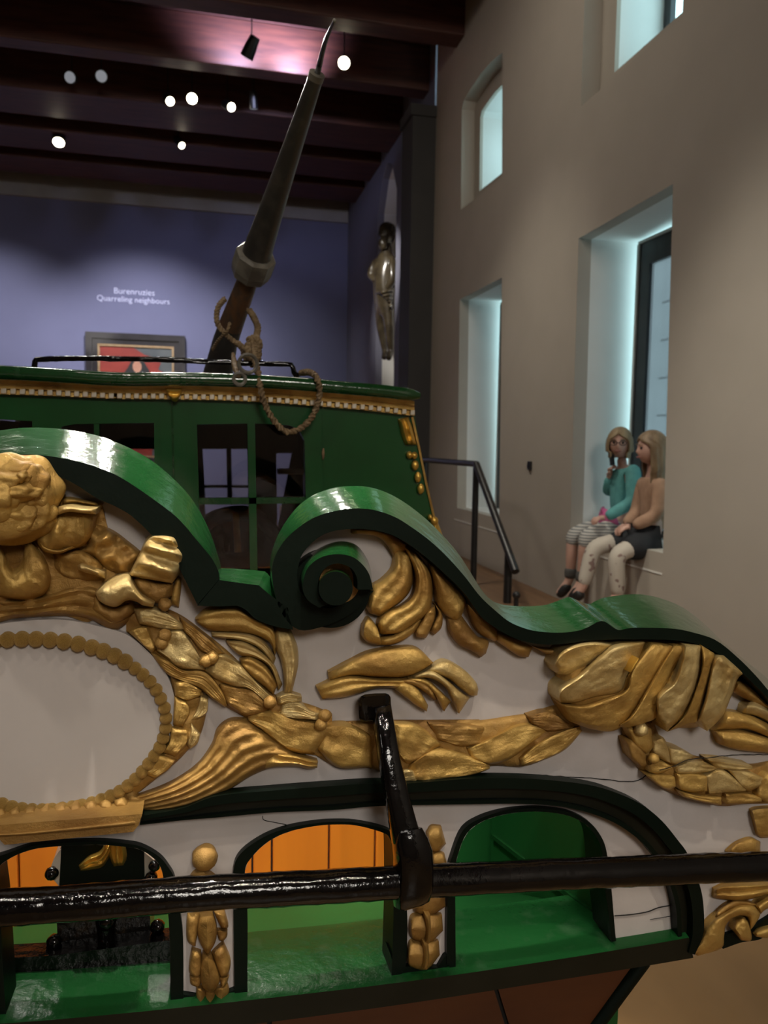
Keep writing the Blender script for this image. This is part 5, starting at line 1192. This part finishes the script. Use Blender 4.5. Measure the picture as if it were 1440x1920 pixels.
def person(cfg):
    P = {k: atY(*r4(v[0]), v[1]) for k, v in cfg['joints'].items()}
    rad = dict(pelvis=.095, spine=.082, chest=.092, neck=.036, skull=.04, sr=.048, sl=.048, er=.036, el=.036, wr=.024, wl=.024, hr=.07, hl=.07, kr=.050, kl=.050, ar=.032, al=.032, tr=.026, tl=.026)
    J = {k: (P[k], rad[k]) for k in rad}
    E = [('pelvis', 'spine'), ('spine', 'chest'), ('chest', 'neck'), ('neck', 'skull'), ('chest', 'sr'), ('chest', 'sl'), ('sr', 'er'), ('sl', 'el'), ('er', 'wr'), ('el', 'wl'),
         ('pelvis', 'hr'), ('pelvis', 'hl'), ('hr', 'kr'), ('hl', 'kl'), ('kr', 'ar'), ('kl', 'al'), ('ar', 'tr'), ('al', 'tl')]
    body = skin_obj('person', J, E, 'skin', None)
    add_head(body, P['head'], cfg['face'], cfg.get('hs', 1.)); face_bits(body, P['head'], cfg['face'], cfg.get('hs', 1.))
    tag(body, cfg['label'], 'person')
    sub = lambda ks, ex, **ov: {k: (P[k], ov.get(k, rad[k])+ex) for k in ks}
    # jumper
    P['collar'] = P['chest'].lerp(P['neck'], .75); rad['collar'] = .045
    jk = ['pelvis', 'spine', 'chest', 'collar', 'sr', 'sl', 'er', 'el', 'wr', 'wl']
    skin_obj('jumper', sub(jk, .013, pelvis=.09, wr=.026, wl=.026), [('pelvis', 'spine'), ('spine', 'chest'), ('chest', 'collar'), ('chest', 'sr'), ('chest', 'sl'), ('sr', 'er'), ('sl', 'el'), ('er', 'wr'), ('el', 'wl')], cfg['top'], body)
    if cfg['kind'] == 1:
        for h, k, a_ in (('hr', 'kr', 'ar'), ('hl', 'kl', 'al')):
            m_ = P[k].lerp(P[a_], .30)
            skin_obj('trouser_leg', {'h': (P[h], .082), 'm': (P[h].lerp(P[k], .5), .074), 'k': (P[k], .064), 'e': (m_, .056)}, [('h', 'm'), ('m', 'k'), ('k', 'e')], 'stripes', body)
        skin_obj('pink_skirt', {'a': (P['pelvis'], .11), 'b': (P['hr'].lerp(P['kr'], .42)+Vector((0, 0, .03)), .082), 'c': (P['hl'].lerp(P['kl'], .5)+Vector((0, 0, .03)), .084)}, [('a', 'b'), ('a', 'c')], 'pink_cloth', body)
        leg = 'sock_grey'
        for a_, k, t_ in (('ar', 'kr', 'tr'), ('al', 'kl', 'tl')):
            skin_obj('sock', {'u': (P[a_].lerp(P[k], .30), .046), 'm': (P[a_].lerp(P[k], .15), .045), 'a': (P[a_], .044)}, [('u', 'm'), ('m', 'a')], 'sock_grey', body)
    else:
        for h, k, a_ in (('hr', 'kr', 'ar'), ('hl', 'kl', 'al')):
            skin_obj('legging', {'h': (P[h], .080), 'k': (P[k], .060), 'm': (P[k].lerp(P[a_], .35), .056), 'a': (P[a_], .040)}, [('h', 'k'), ('k', 'm'), ('m', 'a')], 'leggings', body)
        skin_obj('skirt', {'p': (P['pelvis'], .115), 'a': (P['hr'].lerp(P['kr'], .4), .09), 'b': (P['hr'].lerp(P['kr'], .78), .078), 'c': (P['hl'].lerp(P['kl'], .4), .092), 'd': (P['hl'].lerp(P['kl'], .82), .080)}, [('p', 'a'), ('a', 'b'), ('p', 'c'), ('c', 'd')], 'navy_cloth', body)
    for a_, t_ in (('ar', 'tr'), ('al', 'tl')):
        dn = Vector((0, 0, -.02)); skin_obj('shoe', {'a': (P[a_]+dn, .042), 'm': (P[a_].lerp(P[t_], .5)+dn, .040), 't': (P[t_]+dn*.5, .032)}, [('a', 'm'), ('m', 't')], 'shoe_black', body)
    return body, P
SILL = max(H1[2].z, H1[3].z)
g1, P1 = person(dict(kind=1, top='teal_knit', face=(-.60, -.80, -.02), hs=.98,
    label='girl in teal jumper and striped leggings sitting in the window niche, handset at her ear',
    joints=dict(pelvis=((800, 1020), 4.8), spine=((800, 850), 4.8), chest=((815, 660), 4.8), neck=((800, 545), 4.8), skull=((795, 450), 4.8), head=((778, 345), 4.79),
        sr=((735, 620), 4.93), sl=((905, 565), 4.67), er=((672, 800), 4.93), el=((895, 870), 4.62), wr=((690, 640), 4.86), wl=((650, 1010), 4.66),
        hr=((760, 1060), 4.88), hl=((810, 1085), 4.73), kr=((355, 1165), 4.90), kl=((470, 1185), 4.74), ar=((330, 1570), 4.90), al=((430, 1600), 4.74), tr=((215, 1715), 4.93), tl=((320, 1740), 4.77))))
hair('hair', P1['head'], (-.60, -.80, -.02), .10, 'hair_blond', g1, 50, .98)
f, r, u = frame_of((-.60, -.80, -.02))
for sg in (-1, 1):
    c_ = P1['head']+r*sg*.031+f*.094+u*.006
    tube('spectacle_rim', [c_+r*.023*math.cos(k*.5236)+u*.016*math.sin(k*.5236) for k in range(12)], .0028, 'black_metal', g1, 5, closed=True)
tube('spectacle_bridge', [P1['head']-r*.008+f*.098+u*.008, P1['head']+r*.008+f*.098+u*.008], .0025, 'black_metal', g1, 5)
hdir = (atY(*r4((700, 500)), 4.80)-P1['wr'])
fingers('hand', P1['wr'], hdir, (.3, -1, 0), 'skin', g1, .9)
fingers('hand', P1['wl'], Vector((-1, -.05, -.1)), (0, .2, -1), 'skin', g1, .9)
a_ = atY(*r4((700, 420)), 4.80); b_ = atY(*r4((712, 540)), 4.78)
ph = tube('handset', [a_, b_], [.017, .017], 'black_metal', None, 4, False)
tag(ph, 'black handset held to the ear of the girl in teal', 'handset')
g2, P2 = person(dict(kind=2, top='beige_knit', face=(-.93, .20, -.04), hs=.98,
    label='girl in beige jumper and dark skirt sitting nearest the room side of the window niche',
    joints=dict(pelvis=((1085, 1160), 4.32), spine=((1085, 950), 4.32), chest=((1085, 740), 4.32), neck=((1075, 610), 4.32), skull=((1075, 500), 4.32), head=((1068, 392), 4.32),
        sr=((1000, 680), 4.44), sl=((1150, 700), 4.20), er=((940, 960), 4.46), el=((1120, 990), 4.17), wr=((830, 1075), 4.40), wl=((890, 1090), 4.24),
        hr=((1040, 1190), 4.40), hl=((1080, 1225), 4.24), kr=((545, 1270), 4.44), kl=((745, 1330), 4.22), ar=((445, 1640), 4.44), al=((755, 1730), 4.22), tr=((360, 1730), 4.47), tl=((640, 1830), 4.22))))
hair('hair', P2['head'], (-.93, .20, -.04), .24, 'hair_brown', g2, 66, 1.0, .012)
fingers('hand', P2['wr'], Vector((-.9, -.3, -.3)), (0, -.5, -1), 'skin', g2, .9)
fingers('hand', P2['wl'], Vector((-.9, .4, -.25)), (0, .5, -1), 'skin', g2, .9)

# dark carved figure in the niche
def statue():
    Y = (ny0+ny1)/2+.05
    S = lambda x, y, Yo=0.: atY(*r5((x, y)), Y+Yo)
    J = {'pelvis': (S(285, 1400), .155), 'belly': (S(280, 1270), .165), 'chest': (S(290, 1130), .175), 'neck': (S(300, 1040), .08), 'skull': (S(302, 970), .09),
         'sl': (S(225, 1120, .12), .085), 'el': (S(195, 1200, .15), .07), 'wl': (S(245, 1240, .0), .055), 'sr': (S(340, 1110, -.15), .085), 'er': (S(345, 1230, -.2), .07), 'wr': (S(300, 1290, -.12), .055),
         'hl': (S(256, 1450, .10), .10), 'kl': (S(270, 1580, .10), .068), 'al': (S(290, 1700, .08), .045), 'tl': (S(285, 1752, -.05), .045),
         'hr': (S(312, 1450, -.10), .10), 'kr': (S(322, 1580, -.12), .068), 'ar': (S(330, 1700, -.10), .045), 'tr': (S(312, 1758, -.2), .045)}
    E = [('pelvis', 'belly'), ('belly', 'chest'), ('chest', 'neck'), ('neck', 'skull'), ('chest', 'sl'), ('sl', 'el'), ('el', 'wl'), ('chest', 'sr'), ('sr', 'er'), ('er', 'wr'),
         ('pelvis', 'hl'), ('hl', 'kl'), ('kl', 'al'), ('al', 'tl'), ('pelvis', 'hr'), ('hr', 'kr'), ('kr', 'ar'), ('ar', 'tr')]
    b = skin_obj('statue', J, E, 'statue_wood', None)
    add_head(b, S(303, 925), (-.75, -.65, -.1), 1.55)
    f, r, u = frame_of((-.75, -.65, -.1)); hc_ = S(303, 925)
    ball('beard', hc_+f*.10-u*.14, (.07, .07, .10), 'statue_wood', b, 3, .25, 3)
    ball('cap', hc_+u*.07-f*.02, (.125, .125, .11), 'statue_wood', b, 3, .05, 2)
    for k in range(5):
        t = k/4; p = S(240+20*k, 1310+12*k, -.05); q = S(335, 1290+30*k, -.15)
        tube('drapery_fold', spline3([p, p.lerp(q, .5)+Vector((-.03, -.12, -.04)), q], 12), .028, 'statue_wood', b, 8)
    tag(b, 'dark carved wooden figure hanging in the tall niche beyond the dark pier', 'statue')
statue()
